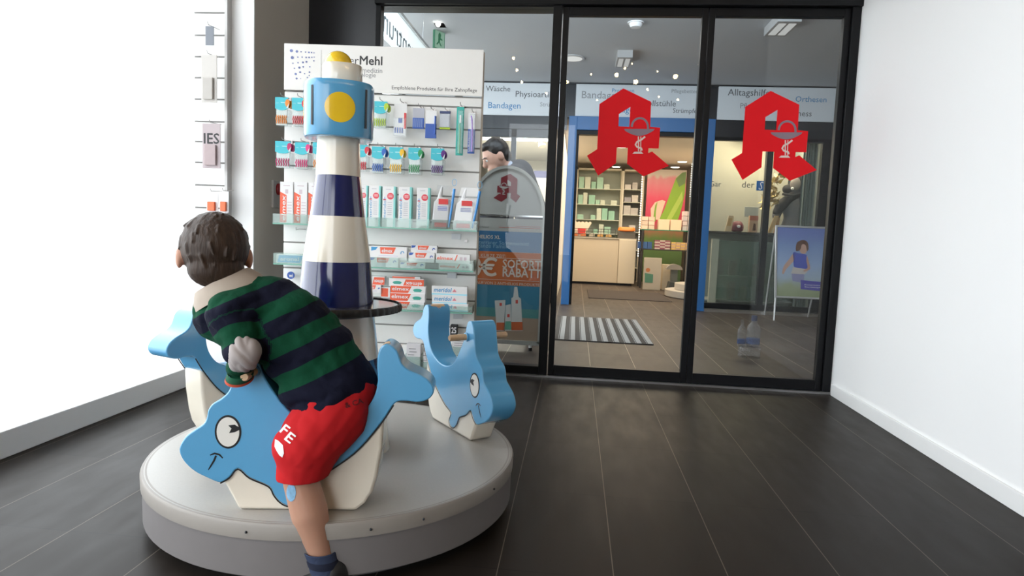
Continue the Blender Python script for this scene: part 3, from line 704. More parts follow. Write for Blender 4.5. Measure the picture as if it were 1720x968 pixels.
t, W, H = card_pack(738, 187, 757, 217, 'small silver blister pack with a lime green bottom edge', [('card', (0,0,1,1), M_pg, .001), ('dark_top', (0,.86,1,1), mat('pack_navy', (.03,.05,.15), .4), .003), ('clear_front', (.05,.1,.95,.84), M_clear, .012), ('lime_edge', (0,0,1,.10), mat('pack_lime', LIM, .4), .003)])
t, W, H = card_pack(765, 180, 780, 261, 'tall teal card holding a green toothbrush', [('card', (0,0,1,1), mat('card_teal', (.03,.42,.36), .4), .001), ('clear_front', (.25,.03,.95,.92), M_clear, .02)])
g_ = MB().tube([(.001, -.012, H*.03), (.001, -.012, H*.12), (.002, -.014, H*.5), (-.002, -.012, H*.62), (.003, -.012, H*.68), (.003, -.012, H*.8)], [.0035, .005, .0045, .003, .0025, .0022], 8); g_.build('toothbrush_handle', mat('brush_green', GRN, .3), t, smooth=True)
MB().box((-.001, -.022, H*.66), (.007, -.012, H*.82)).build('bristles', M_pw, t, bevel=.002)
t, W, H = card_pack(785, 190, 799, 258, 'tall blue and white card holding a purple toothbrush', [('card', (0,0,1,1), M_pw, .001), ('blue_half', (0,0,1,.60), M_pb, .003), ('clear_front', (.3,.03,.98,.95), M_clear, .02)])
MB().tube([(.005, -.012, H*.05), (.005, -.012, H*.5), (.003, -.012, H*.7), (.001, -.013, H*.83), (-.003, -.014, H*.92)], [.0035, .004, .003, .004, .003], 8).build('toothbrush_handle', mat('brush_violet', (.26, .07, .55), .3), t, smooth=True)
k = MB(); text(k, 'CURAPROX', 0, 0, H*.52, W*.26, -.0036, rot=pi/2); k.v = [v+Vector((-W*.16, 0, H*.04)) for v in k.v]; k.build('lettering', M_pw, t)

# ---- glass ledges
M_ledge = glassmat('ledge_glass', (.86, .93, .91), 1.0, .12, (.72, .80, .77)); M_edge = mat('glass_edge_green', (.18, .42, .33), .2)
def ledge(x0, y0t, y0b, x1, y1b, label, depth=.13):
    a = dl(x0, y0b, depth); c = dl(x1, y1b, depth); top = dl(x0, y0t, depth)[1]; z = (a[1]+c[1])/2
    t = dthing('glass_ledge', (a[0]+c[0])/2, z, 0, label, 'shelf', 'glass ledges on the display board')
    w_ = (c[0]-a[0])/2
    MB().box((-w_, -depth, 0), (w_, -.001, .005)).build('glass_plate', M_ledge, t)
    MB().box((-w_, -depth, .005), (w_, -depth+.003, top-a[1])).box((-w_, -depth, .005), (-w_+.003, -.001, top-a[1])).box((w_-.003, -depth, .005), (w_, -.001, top-a[1])).build('glass_lip', M_ledge, t)
    MB().box((-w_, -depth-.0012, -.001), (w_, -depth, .006)).build('glass_edge', M_edge, t)
    return z, depth
za, _ = ledge(458, 357, 374.5, 800.5, 391, 'upper glass ledge carrying tall toothpaste boxes and spray bags')
zb, _ = ledge(459, 426, 445, 795, 456.5, 'middle glass ledge carrying a single layer of toothpaste boxes')
zc, _ = ledge(459, 505, 517, 793, 525, 'lower glass ledge carrying stacked toothpaste boxes')
M_el = mat('box_orange_red', (.83, .12, .05), .4); M_bx = mat('box_white', (.80, .79, .79), .35, var=.02); M_txt = mat('print_grey', (.50, .50, .55), .5); M_mb = mat('print_blue', (.05, .32, .62), .4); M_aq = mat('box_aqua', (.25, .66, .62), .4)
def upbox(x0, y0, x1, label, kind, yo=.115, d=.045):
    a = dl(x0, 380, yo); b_ = dl(x1, y0, yo); W = b_[0]-a[0]; z0 = za+.0055; H = b_[1]-z0
    t = dthing('toothpaste_box' if kind != 'meridol' else 'mouthwash_box', a[0]+W/2, z0, -yo, label, 'box', 'tall boxes on the upper ledge')
    x = -W/2
    MB().box((x, 0, 0), (x+W, d, H)).build('carton', M_bx, t, bevel=.001)
    if kind == 'elmex':
        MB().prism([(x, .004), (x+W*.50, .004), (x+W*.50, H*.68), (x, H*.76)], -.0006, 0).build('orange_band', M_el, t)
        k = MB(); text(k, 'elmex', 0, 0, H*.60, W*.30, -.0009, bold=True, rot=pi/2, slant=.2); k.v = [v+Vector((x+W*.42, 0, .012)) for v in k.v]; k.build('lettering', M_bx, t)
        k = MB(); [k.box((x+W*.58, -.0006, H*(.5-.07*i)), (x+W*.9, 0, H*(.52-.07*i))) for i in range(5)]; k.box((x+W*.4, -.0006, H*.72), (x+W*.62, 0, H*.82)); k.box((x+W*.25, -.0006, H*.90), (x+W*.75, 0, H*.92)); k.build('small_print', mat('print_pink', (.62, .52, .56), .5), t)
    else:
        MB().box((x+W*.86, -.0005, 0), (x+W+.0005, d-.002, H)).build('aqua_edge', M_aq, t)
        k = MB(); disc(k, x+W*.62, H*.76, W*.26, W*.26, 0, None, 24); k.build('red_spot', mat('spot_red', (.78, .07, .10), .4), t)
        k = MB(); [k.box((x+W*(.46), -.0012, H*(.76+.025*i)), (x+W*.78, -.0006, H*(.772+.025*i))) for i in (-1, 0, 1)]; k.build('spot_print', mat('spot_print', (.9, .55, .55), .5), t)
        k = MB(); text(k, 'meridol', 0, 0, H*.48, W*.22, -.0006, rot=pi/2); k.v = [v+Vector((x+W*.28, 0, H*.20)) for v in k.v]
        k.build('lettering', M_mb, t)
        k = MB(); k.prism([(x+W*.06, H*.66), (x+W*.28, H*.66), (x+W*.17, H*.75)], -.0006, 0); k.build('triangle_mark', mat('mark_blue_pale', (.35, .5, .75), .4), t)
        k = MB(); k.box((x+W*.08, -.0009, H*.66), (x+W*.26, -.0004, H*.685)); k.build('red_mark', M_pr, t)
        k = MB(); [k.box((x+W*.40, -.0006, H*(.60-.05*i)), (x+W*.74, 0, H*(.615-.05*i))) for i in range(7)]; k.box((x+W*.4, -.0006, H*.19), (x+W*.76, 0, H*.215)); k.box((x+W*.25, -.0006, H*.92), (x+W*.65, 0, H*.935)); k.build('small_print', M_txt, t)
upbox(470, 306, 492.5, 'upright white and orange toothpaste box at the left end of the upper ledge', 'elmex')
upbox(493.5, 306.5, 516, 'upright white and orange toothpaste box, second from the left on the upper ledge', 'elmex')
upbox(517.5, 307.5, 540, 'upright white and orange toothpaste box partly behind the lighthouse', 'elmex')
upbox(600, 312, 617.5, 'upright narrow white box just right of the lighthouse on the upper ledge', 'meridol')
upbox(618.5, 312.5, 639.5, 'upright mouthwash box with a red spot, nearest the lighthouse', 'meridol')
upbox(641.5, 313.5, 664.5, 'upright mouthwash box with a red spot, second from the lighthouse', 'meridol')
upbox(668.5, 314.5, 691.5, 'upright mouthwash box with a red spot, third from the lighthouse', 'meridol')
upbox(699, 316, 722, 'upright mouthwash box with a red spot, nearest the spray bags', 'meridol')
def spray_bag(x0, x1, y0, lean, label):
    yo = .115; a = dl(x0, 384, yo); b_ = dl(x1, y0, yo); W = b_[0]-a[0]; z0 = za+.0055; H = b_[1]-z0
    t = dthing('spray_bag', a[0]+W/2, z0, -yo, label, 'bagged bottle', 'clear bags with white spray bottles')
    x = -W/2; L = lean
    MB().prism([(x+.004, 0), (x+W*.86, 0), (x+W*.86+L*.68, H*.68), (x+W*.40+L, H*.74), (x+W*.30+L, H*.74), (x+.006+L*.6, H*.62)], .0025, .04).build('carton', M_pw, t, bevel=.004)
    MB().tube([(x+W*.30+L*.6, .02, H*.6), (x+W*.34+L*.8, .02, H*.80), (x+W*.40+L*.9, .02, H*.97)], [.016, .010, .005], 10).build('nozzle', M_pw, t, smooth=True)
    MB().prism([(x-.002, 0), (x+W, 0), (x+W+L, H), (x+W*.18+L, H)], -.001, .001).build('bag_front', glassmat('bag_film', (.985, .985, .985), .8, .03), t)
    k = MB(); k.box((x+W*.32+L*.5, -.002, H*.57), (x+W*.80+L*.5, .003, H*.69)); k.box((x+W*.20, -.002, H*.05), (x+W*.82, .003, H*.15)); k.build('red_label', M_pr, t)
    k = MB(); [k.box((x+W*.30+L*.35, .001, H*(.50-.035*i)), (x+W*.78+L*.35, .0035, H*(.52-.035*i))) for i in range(3)]
    paint(k, [(x+W*.52+W*.15*cos(q)+L*.2, H*.30+W*.13*sin(q)) for q in [pi+pi*i/8 for i in range(9)]], .0018, .0033); k.build('blue_print', mat('print_violet', (.25, .28, .62), .5), t)
    MB().tube([(x+W*.93, .0, .01), (x+W*1.0+L*.5, 0, H*.5), (x+W*1.04+L, -.002, H*.93)], [.005, .006, .007], 8).build('brush_handle', mat('clear_blue', (.05, .28, .68), .2), t, smooth=True)
    MB().tube([(x+W*1.03+L+.011*cos(q), 0, H*1.0+.016+.017*sin(q)) for q in [2*pi*i/14 for i in range(14)]], .0012, 6, closed=True, ref=(0, 1, 0)).build('hanging_loop', mat('loop_blue', (.15, .45, .75), .3), t)
spray_bag(723, 758, 312, .012, 'clear bag with a white spray bottle beside the mouthwash boxes')
spray_bag(759, 798, 316, .020, 'clear bag with a white spray bottle at the right end of the upper ledge')
def flatbox(x0, y0, x1, y1, yo, label, kind, d=.045):
    a = dl(x0, y1, yo); b_ = dl(x1, y0, yo)
    for zl in (zb, zc):
        if zl-.03 < a[1] < zl+.0065: a = (a[0], zl+.0065)
    W = b_[0]-a[0]; H = b_[1]-a[1]
    t = dthing('toothpaste_box', a[0]+W/2, a[1], -yo, label, 'box', 'lying toothpaste boxes')
    x = -W/2; MB().box((x, 0, 0), (x+W, d, H)).build('carton', M_bx, t, bevel=.001)
    if kind in ('elmex', 'elmexup'):
        q = MB().prism([(x+W*.28, H*.48), (x+W*.62, H*.48), (x+W*.70, H*.94), (x+W*.26, H*.94)], -.0006, 0)
        q.build('orange_band', M_el, t)
        k = MB(); text(k, 'elmex', x+W*.31, H*.56, x+W*.60, H*.28, -.001, bold=True); k.build('lettering', M_bx, t)
        k = MB(); k.prism([(x+W*.02, H*.94), (x+W*.20, H*.94), (x+W*.14, H*.72), (x+W*.02, H*.66)], -.0006, 0); paint(k, [(x+W*.88+W*.045*cos(q), H*.55+W*.05*sin(q)) for q in [2*pi*i/12 for i in range(8)]], .002, -.0006); k.build('blue_mark', M_pb if kind == 'elmex' else M_mb, t)
        k = MB(); [k.box((x+W*.22, -.0006, H*(.32-.12*i)), (x+W*.76, 0, H*(.36-.12*i))) for i in range(2)]; k.build('small_print', mat('print_lilac', (.6, .58, .72), .5), t)
    elif kind == 'line':
        k = MB(); text(k, 'elmex', x+W*.03, H*.36, x+W*.50, H*.36, -.0006, bold=True); k.prism([(x+W*.54, H*.25), (x+W*.57, H*.25), (x+W*.64, H*.9), (x+W*.61, H*.9)], -.0006, 0); k.build('lettering', M_el, t)
        k = MB(); [k.box((x+W*(.70+.12*i), -.0006, H*.3), (x+W*(.78+.12*i), 0, H*.7)) for i in range(2)]; k.build('small_print', mat('print_pink', (.62, .52, .56), .5), t)
    elif kind in ('green', 'flip'):
        MB().prism([(x, H*.12), (x+W*.50, H*.12), (x+W*.60, H*.94), (x, H*.94)] if kind == 'green' else [(x+W*.40, .002), (x+W, .002), (x+W, H*.9), (x+W*.48, H*.9)], -.0006, 0).build('orange_band', M_el, t)
        k = MB()
        if kind == 'green': text(k, 'elmex', x+W*.04, H*.40, x+W*.52, H*.42, -.001, bold=True)
        else:
            text(k, 'elmex', 0, 0, W*.46, H*.42, -.001, bold=True, rot=pi); k.v = [v+Vector((x+W*.95, 0, H*.60)) for v in k.v]
        k.build('lettering', M_bx, t)
        k = MB(); cx = x+W*(.77 if kind == 'green' else .24); paint(k, [(cx+W*.11*cos(q), H*.42+H*.16*sin(q)) for q in [pi*i/10 for i in range(11)]], .0045, -.0006); k.box((cx-W*.1, -.0006, H*.3), (cx+W*.1, 0, H*.5)); k.build('green_mark', mat('mark_green', (.06, .42, .33), .4), t)
    elif kind == 'meridol':
        MB().box((x, -.0006, 0), (x+W, 0, H*.20)).build('aqua_band', mat('box_sky', (.35, .68, .80), .4), t)
        k = MB(); text(k, 'meridol', x+W*.06, H*.36, x+W*.54, H*.46, -.0006, bold=True, slant=.15); k.build('lettering', M_mb, t)
        k = MB(); k.prism([(x+W*.58, H*.40), (x+W*.70, H*.40), (x+W*.64, H*.74)], -.0006, 0); k.build('red_mark', mat('mark_rose', (.75, .25, .3), .4), t)
    elif kind == 'aronal':
        MB().prism([(x+W*.04, H*.10), (x+W*.86, H*.10), (x+W*.97, H*.92), (x+W*.10, H*.92)], -.0006, 0).build('blue_band', mat('band_blue', (.16, .45, .75), .4), t)
        k = MB(); text(k, 'aronal', x+W*.14, H*.30, x+W*.80, H*.42, -.001, bold=True); k.build('lettering', M_bx, t)
    elif kind == 'rose':
        MB().box((x, -.0006, H*.1), (x+W*.8, 0, H*.9)).build('orange_band', M_el, t)
flatbox(464, 429, 511, 443.5, .12, 'single toothpaste box with a blue band at the left end of the middle ledge', 'aronal')
flatbox(622, 415.5, 683.5, 436.5, .085, 'long white toothpaste box with an orange band nearest the lighthouse on the middle ledge', 'elmexup')
flatbox(620, 433.5, 669, 452, .122, 'toothpaste box lying at the front of the middle ledge by the lighthouse', 'elmex')
flatbox(690, 413, 734, 426.5, .075, 'small toothpaste box lying topmost in the middle of the middle ledge', 'elmex')
flatbox(686, 425, 730, 440, .095, 'small toothpaste box lying under another on the middle ledge', 'elmex')
flatbox(672, 442, 714, 454, .122, 'toothpaste box lying low at the front behind the ledge lip', 'elmex')
flatbox(732, 428, 789.5, 442, .10, 'white toothpaste box with orange letters at the right end of the middle ledge', 'line')
flatbox(737, 444, 793, 456, .122, 'toothpaste box at the right front behind the middle ledge lip', 'line')
flatbox(612, 465, 646, 478, .10, 'toothpaste box lying highest beside the lighthouse on the lower ledge', 'flip')
flatbox(612, 479, 640, 492, .11, 'toothpaste box below another beside the lighthouse on the lower ledge', 'elmex')
flatbox(640, 483, 655, 500, .10, 'small dark red box between the stacks on the lower ledge', 'rose')
flatbox(659, 465.5, 706, 470.5, .08, 'orange toothpaste box at the very top of the tall stack', 'rose')
flatbox(653, 469.5, 712, 481, .10, 'upside-down orange and white toothpaste box in the tall stack', 'flip')
flatbox(656, 481.5, 715, 493, .105, 'orange and white toothpaste box in the middle of the tall stack', 'green')
flatbox(655, 494, 714, 506.5, .108, 'orange and white toothpaste box above the lip in the tall stack', 'green')
flatbox(654, 507.5, 712, 519, .110, 'orange and white toothpaste box at the bottom of the tall stack', 'green')
flatbox(725, 482.5, 785, 495.5, .10, 'aqua and white toothpaste box on top of the right-hand stack', 'meridol')
flatbox(725.5, 497.5, 784.5, 510, .105, 'aqua and white toothpaste box in the middle of the right-hand stack', 'meridol')
flatbox(726, 511.5, 786, 522.5, .11, 'aqua and white toothpaste box at the bottom of the right-hand stack', 'meridol')
# price holders, screw, leaflets in acrylic pockets lower down
for px, py, lab in ((766, 397, 'upper'), (759, 462.5, 'middle'), (769, 530.5, 'lower')):
    a = dl(px-8, py+5, .01); c = dl(px+8, py-4, .01)
    t = dthing('price_holder', (a[0]+c[0])/2, a[1], 0, f'small clear price holder under the {lab} glass ledge', 'price holder', 'price holders')
    MB().box((-(c[0]-a[0])/2, -.006, 0), ((c[0]-a[0])/2, -.001, c[1]-a[1])).build('holder_sleeve', mat('sleeve_grey', (.66, .67, .70), .3), t, bevel=.001)
q = dl(783, 405, 0); k = MB(); k.tube([(0, -.006, 0), (0, 0, 0)], .008, 14); k.tube([(0, -.0075, 0), (0, -.005, 0)], .004, 10); o = k.build('screw_cap', M_hook, ds); o.location = (q[0], 0, q[1])
def pocket(x0, y0, x1, y1, label, seed, lean=0):
    yo = .08; a = dl(x0, y1, yo); c = dl(x1, y0, yo); W = c[0]-a[0]; H = c[1]-a[1]
    t = dthing('leaflet_pocket', a[0]+W/2, a[1], -yo, label, 'leaflet holder', 'acrylic pockets with leaflets')
    MB().box((-W/2, 0, 0), (W/2, .002, H*.5)).box((-W/2, 0, 0), (-W/2+.002, .07, H*.6)).box((W/2-.002, 0, 0), (W/2, .07, H*.6)).box((-W/2, 0, 0), (W/2, .075, .003)).build('acrylic_pocket', M_ledge, t)
    MB().box((-W/2+.005, .006, .005), (W/2-.006, .05, H)).build('leaflets', mat('leaflet_white', (.72, .70, .72), .5), t, bevel=.001)
    k = MB(); R = random.Random(seed)
    for i in range(3): k.box((-W/2+.012+R.random()*.01, .0055, H*(.55+.12*i)), (W/2-.02-R.random()*.02, .006, H*(.58+.12*i)))
    k.build('small_print', M_inkg, t)
pocket(680, 579, 708, 620, 'acrylic pocket with white leaflets between the whale tails', 1); pocket(709, 592, 722, 624, 'narrow acrylic pocket with leaflets beside the free whale', 2)
pocket(757, 568, 790, 598, 'acrylic pocket with printed leaflets seen behind the wooden handlebar', 4)
z5, _ = ledge(640, 612, 624, 795, 636, 'lowest glass ledge carrying leaflet pockets')
a = dl(756, 563, .06); b_ = dl(768, 547, .06); t = dthing('printed_box', (a[0]+b_[0])/2, a[1], -.06, 'small dark patterned box hanging above the wooden handlebar', 'box')
MB().box((-(b_[0]-a[0])/2, 0, 0), ((b_[0]-a[0])/2, .05, b_[1]-a[1])).build('carton', M_ink, t, bevel=.001); k = MB(); text(k, '25', -.012, .010, .012, .03, -.0006, bold=True); k.build('lettering', M_bx, t)
a = dl(489, 462.5, .03); t = dthing('round_badge', a[0], a[1], -.03, 'round dark blue badge hanging on the board behind the child', 'badge')
k = MB(); k.tube([(0, -.006, 0), (0, 0, 0)], .019, 24); k.build('badge_disc', M_pb, t); k = MB(); text(k, 'wi', -.009, -.010, .010, .018, -.0066, bold=True); k.build('lettering', M_pw, t)
a = dl(505, 385, .0); t = dthing('empty_hook', a[0], a[1], 0, 'empty steel hook under the upper ledge at the left', 'hook'); MB().tube([(.03, -.004, 0), (0, -.02, 0), (-.006, -.05, -.004), (-.004, -.056, .008)], .0016, 6).build('hook_wire', M_hook, t)

# red call button on the grey side of the pier
p = onx(463, 318, XP); t = thing('alarm_button', (XP, p.y, p.z), 'dark red wall button on a white plate on the grey pier', 'wall button')
zt = onx(458, 303, XP).z; zb_ = onx(458, 349, XP).z
MB().box((0, -.05, zb_-p.z), (.012, .05, zt-p.z)).build('back_plate', mat('plate_beige', (.55, .53, .50), .5), t, bevel=.002)
MB().sphere((.018, 0, -.0), .03, n=16, sc=(.7, .8, 1.1)).build('red_cap', mat('cap_red', (.25, .01, .015), .3), t, smooth=True)

# ---- second slatted wall at the far left
sx1 = ony(379, 100, 3.20).x
sw = thing('slat_wall', (-1.9, 3.22, 0), 'white slatted wall panel with a grey edge strip at the far left', 'display stand')
b = MB(); zz = [2.9]+[ony(365, y, 3.2).z for y in (22, 60, 96, 131.5, 167.5, 205, 239, 274, 312, 350, 390, 430, 470, 510)]+[.05]
for i in range(len(zz)-1): b.box((XL+.004, 3.195, zz[i+1]+.004), (sx1, 3.21, zz[i]-.004), M_white)
b.box((XL+.004, 3.207, .05), (sx1, 3.23, 2.9), M_groove); b.build('slat_board', None, sw, world=True, bevel=.0015)
MB().box((sx1, 3.19, .02), (sx1+.014, 3.232, 2.95)).build('edge_trim', mat('trim_grey', (.48, .47, .46), .4, .3), sw, world=True)
def side_pack(px0, py0, px1, py1, col, col2, label, name='hanging_pack', y=3.10, n=1, txt=None):
    a = ony(px0, py1, y); c = ony(px1, py0, y); W = c.x-a.x; H = c.z-a.z
    t = thing(name, ((a.x+c.x)/2, y, a.z), label, 'hanging pack', group='packs on the far left slatted wall')
    MB().box((-W/2, 0, 0), (W/2, .004, H)).build('card', mat(label[:9]+'_card', col, .4), t, bevel=.0015)
    if col2: MB().box((-W/2+W*.15, -.012, H*.06), (W/2-W*.2, 0, H*.52)).build('inner_tray', mat(label[:9]+'_tray', col2, .4), t, bevel=.003)
    if txt: k = MB(); text(k, txt, -W*.42, H*.55, W*.42, None, -.0008, bold=True); k.build('lettering', M_ink, t)
    MB().tube([(0, .09, H+.01), (0, -.01, H+.004), (0, -.018, H+.016)], .002, 6).build('hook_wire', M_hook, t)
side_pack(347, 323, 366, 356, (.85,.85,.88), (.80,.16,.05), 'orange and white toothbrush pack at the far left beside the wall edge')
side_pack(369, 322, 384, 357, (.83,.83,.86), (.80,.16,.05), 'orange toothbrush pack nearest the grey edge strip at the far left')
side_pack(340, 208, 370, 282, (.50,.42,.44), (.45,.35,.36), 'greyish pink pack with dark letters on the far left wall', txt='IES')
side_pack(338, 92, 364, 172, (.62,.59,.56), (.50,.47,.44), 'upper beige pack with ribbed cover on the far left wall')
side_pack(345, 44, 359, 76, (.20,.22,.26), None, 'small dark pack at the very top of the far left wall')

# ================================================================== CHILD
TH1 = rad(-81); N1 = Vector((cos(TH1), sin(TH1), 0)); T1 = Vector((-sin(TH1), cos(TH1), 0)); CC = Vector((CX, CY, 0))
def B(px, py, r=.437): return onpl(px, py, CC+N1*r, N1)
kid = thing('child', B(560, 690), 'toddler in green and navy striped shirt and red shorts leaning forward on the front whale', 'person')
M_skin = mat('child_skin', (.50, .27, .185), .5, var=.06, scale=25); M_skin.node_tree.nodes['Principled BSDF'].inputs['Subsurface Weight'].default_value = .08
pel = B(572, 662, .44); bel = B(530, 605, .43); che = B(468, 553, .43); upc = B(415, 518, .43); nek = B(382, 476, .425); hed = B(361, 419, .42)
sh_n = B(388, 528, .515); elb = B(409, 590, .545); wri = B(403, 629, .515); han = B(406, 624, .497)
sh_f = B(395, 505, .345); elb2 = B(380, 560, .32); wri2 = B(415, 600, .345); han2 = B(432, 604, .352)
hip = B(570, 680, .475); kne = B(505, 806, .525); clf = B(520, 862, .530); ank = B(540, 930, .532); hee = B(562, 968, .532); toe = B(505, 985, .545)
hip2 = B(573, 665, .38); kne2 = B(515, 800, .345); ank2 = B(545, 900, .34); toe2 = B(505, 960, .33)
def hand(caps, w, h, side):
    d = (h-w).normalized(); up = Vector((0, 0, 1)); pal = w+d*.028
    caps.append((w, .0145, pal, .016))
    acr = d.cross(up).normalized()
    for i, (ln, rr) in enumerate(((.026, .0056), (.030, .0060), (.028, .0058), (.022, .0050))):
        b0 = pal+N1*((i-1.5)*.010)*1+d*.006; b1 = b0+d*ln*.5-up*.006; b2 = b1+d*ln*.2-up*ln*.5; b3 = b2-d*ln*.35-up*.004
        caps += [(b0, rr, b1, rr), (b1, rr, b2, rr*.95), (b2, rr*.95, b3, rr*.9)]
    t0 = w+d*.012+N1*side*.012; t1 = t0+N1*side*.010+d*.012-up*.006; t2 = t1+d*.012-up*.010
    caps += [(t0, .007, t1, .0062), (t1, .0062, t2, .0055)]
caps = [(pel, .075, bel, .080), (bel, .080, che, .080), (che, .080, upc, .062), (upc, .055, nek, .038), (nek, .034, hed, .034),
        (upc, .05, sh_n, .038), (sh_n, .034, elb, .026), (elb, .025, wri, .0165), (upc, .05, sh_f, .038), (sh_f, .034, elb2, .026), (elb2, .025, wri2, .0165),
        (pel, .065, hip, .048), (hip, .048, kne, .041), (kne, .041, clf, .0435), (clf, .0435, ank, .0290), (ank, .0290, hee, .025), (hee, .023, toe, .019),
        (pel, .065, hip2, .048), (hip2, .048, kne2, .037), (kne2, .036, kne2.lerp(ank2, .45), .0385), (kne2.lerp(ank2, .45), .0385, ank2, .0245), (ank2, .023, toe2, .017)]
hand(caps, wri, han, 1); hand(caps, wri2, han2, -1)
fwd = (-T1*.42-N1*.90+Vector((0, 0, -.05))).normalized()     # the face looks away to the left
rgt = fwd.cross(Vector((0, 0, 1))).normalized(); upv = rgt.cross(fwd).normalized()
RH = Matrix((rgt, fwd, upv)).transposed()
HC = hed
hp = lambda x, y, z: HC+RH @ Vector((x, y, z))
ell = [(HC, (.074, .086, .084), RH), (hp(0, .030, -.040), (.050, .047, .048), RH), (hp(0, .091, -.020), (.010, .012, .011), RH), (hp(.078, -.004, -.022), (.009, .016, .026), RH), (hp(-.078, -.004, -.022), (.009, .016, .026), RH),
       (hp(.035, .060, -.030), (.018, .016, .018), RH), (hp(-.035, .060, -.030), (.018, .016, .018), RH), (hp(0, .075, -.048), (.016, .008, .005), RH)]
fused('body', caps, M_skin, kid, voxel=.0042, smooth=4, ell=ell)
# face details
for s in (-1, 1):
    MB().sphere(hp(s*.027, .0785, -.004), .0085, n=12).build('eye', mat('eyeball', (.75, .73, .70), .2), kid, world=True, smooth=True)
    MB().sphere(hp(s*.027, .0850, -.004), .0040, n=10).build('iris', mat('iris', (.05, .03, .02), .2), kid, world=True, smooth=True)
# hair: a shell of tufts over the skull
M_hair = mat('brown_hair', (.036, .018, .010), .6, var=.75, scale=26, bump=.5)
hm = bpy.data.materials['brown_hair']; nt = hm.node_tree
wv = nt.nodes.new('ShaderNodeTexNoise'); mp = nt.nodes.new('ShaderNodeMapping'); mp.inputs['Scale'].default_value = (150, 150, 22); wv.inputs['Scale'].default_value = 1
tcn = [n for n in nt.nodes if n.type == 'TEX_COORD'][0]; nt.links.new(tcn.outputs['Object'], mp.inputs[0]); nt.links.new(mp.outputs[0], wv.inputs['Vector'])
for n in nt.nodes:
    if n.type == 'BUMP': nt.links.new(wv.outputs['Fac'], n.inputs['Height'])
    if n.type == 'MAP_RANGE': nt.links.new(wv.outputs['Fac'], n.inputs['Value'])
R = random.Random(3); ell = [(hp(0, -.006, .006), (.0785, .087, .086), RH), (hp(0, -.036, -.046), (.064, .048, .048), RH)]
caps = []
for i in range(60):
    th = R.uniform(0, 2*pi); ph = R.uniform(-.55, 1.45)
    d = Vector((cos(ph)*cos(th), cos(ph)*sin(th), sin(ph)))
    if d.y > .55 and d.z < .45: continue
    if abs(d.x) > .75 and d.z < .0 and d.y > -.35: continue
    p = Vector((d.x*.078, d.y*.088-.006, d.z*.086+.004)); sw = Vector((R.uniform(-.3, .3), -.15, -1)); tg = (sw-d*sw.dot(d)).normalized()
    q = p+tg*R.uniform(.018, .030)+d*R.uniform(-.003, .0008)
    caps.append((hp(*p), 0.0035, hp(*q), .002))
fused('hair', caps, M_hair, kid, voxel=.0030, smooth=3, ell=ell)

# shirt: one fused surface carrying a stripe coordinate
def stripe_mat(name, cols, per, ph):
    m = bpy.data.materials.new(name); m.use_nodes = True; nt = m.node_tree; b = nt.nodes['Principled BSDF']
    at = nt.nodes.new('ShaderNodeAttribute'); at.attribute_name = 'stripe'
    a = nt.nodes.new('ShaderNodeMath'); a.operation = 'ADD'; a.inputs[1].default_value = 100*per+ph; nt.links.new(at.outputs['Fac'], a.inputs[0])
    p = nt.nodes.new('ShaderNodeMath'); p.operation = 'PINGPONG'; p.inputs[1].default_value = per/2; nt.links.new(a.outputs[0], p.inputs[0])
    c = nt.nodes.new('ShaderNodeMath'); c.operation = 'LESS_THAN'; c.inputs[1].default_value = per/4; nt.links.new(p.outputs[0], c.inputs[0])
    mx = nt.nodes.new('ShaderNodeMix'); mx.data_type = 'RGBA'; mx.inputs['A'].default_value = (*cols[0], 1); mx.inputs['B'].default_value = (*cols[1], 1); nt.links.new(c.outputs[0], mx.inputs['Factor'])
    nt.links.new(mx.outputs['Result'], b.inputs['Base Color']); b.inputs['Roughness'].default_value = .9; b.inputs['Specular IOR Level'].default_value = .15
    tc = nt.nodes.new('ShaderNodeTexCoord'); n = nt.nodes.new('ShaderNodeTexNoise'); n.inputs['Scale'].default_value = 26; n.inputs['Detail'].default_value = 3; nt.links.new(tc.outputs['Object'], n.inputs['Vector'])
    bp = nt.nodes.new('ShaderNodeBump'); bp.inputs['Strength'].default_value = .55; bp.inputs['Distance'].default_value = .012; nt.links.new(n.outputs['Fac'], bp.inputs['Height']); nt.links.new(bp.outputs[0], b.inputs['Normal'])
    return m
PER = .0825
M_shirt = stripe_mat('striped_jersey', ((.007, .008, .021), (.005, .060, .029)), PER, 0)
axT = (T1*.45-Vector((0, 0, 1))*.89).normalized()
S0 = B(549, 543).dot(axT)          # middle of a green band on the back
caps = [(B(566, 648, .437), .098, bel, .104), (bel, .106, B(487, 556, .43), .107), (B(487, 556, .43), .107, B(452, 525, .43), .090), (B(452, 525, .43), .090, B(405, 500, .425), .066), (B(420, 540, .44), .09, B(375, 530, .43), .07),
        (B(430, 515, .46), .06, sh_n, .056), (sh_n, .054, elb, .042), (elb, .040, B(402, 622, .520), .0285), (B(430, 505, .39), .06, sh_f, .050), (sh_f, .048, elb2, .036), (elb2, .035, wri2, .026),
        (B(566, 648, .437), .098, B(556, 668, .475), .080), (B(556, 668, .475), .080, B(520, 650, .475), .070)]
shirt = fused('shirt', caps, M_shirt, kid, voxel=.0045, smooth=7, world=False)
arms = [(sh_n, elb, wri), (sh_f, elb2, wri2)]
def seg_d(p, a, b):
    ab = b-a; t = max(0, min(1, (p-a).dot(ab)/ab.length_squared)); return (p-a-ab*t).length, t
me = shirt.data; at = me.attributes.new('stripe', 'FLOAT', 'POINT'); vals = []
from mathutils import noise as mnoise
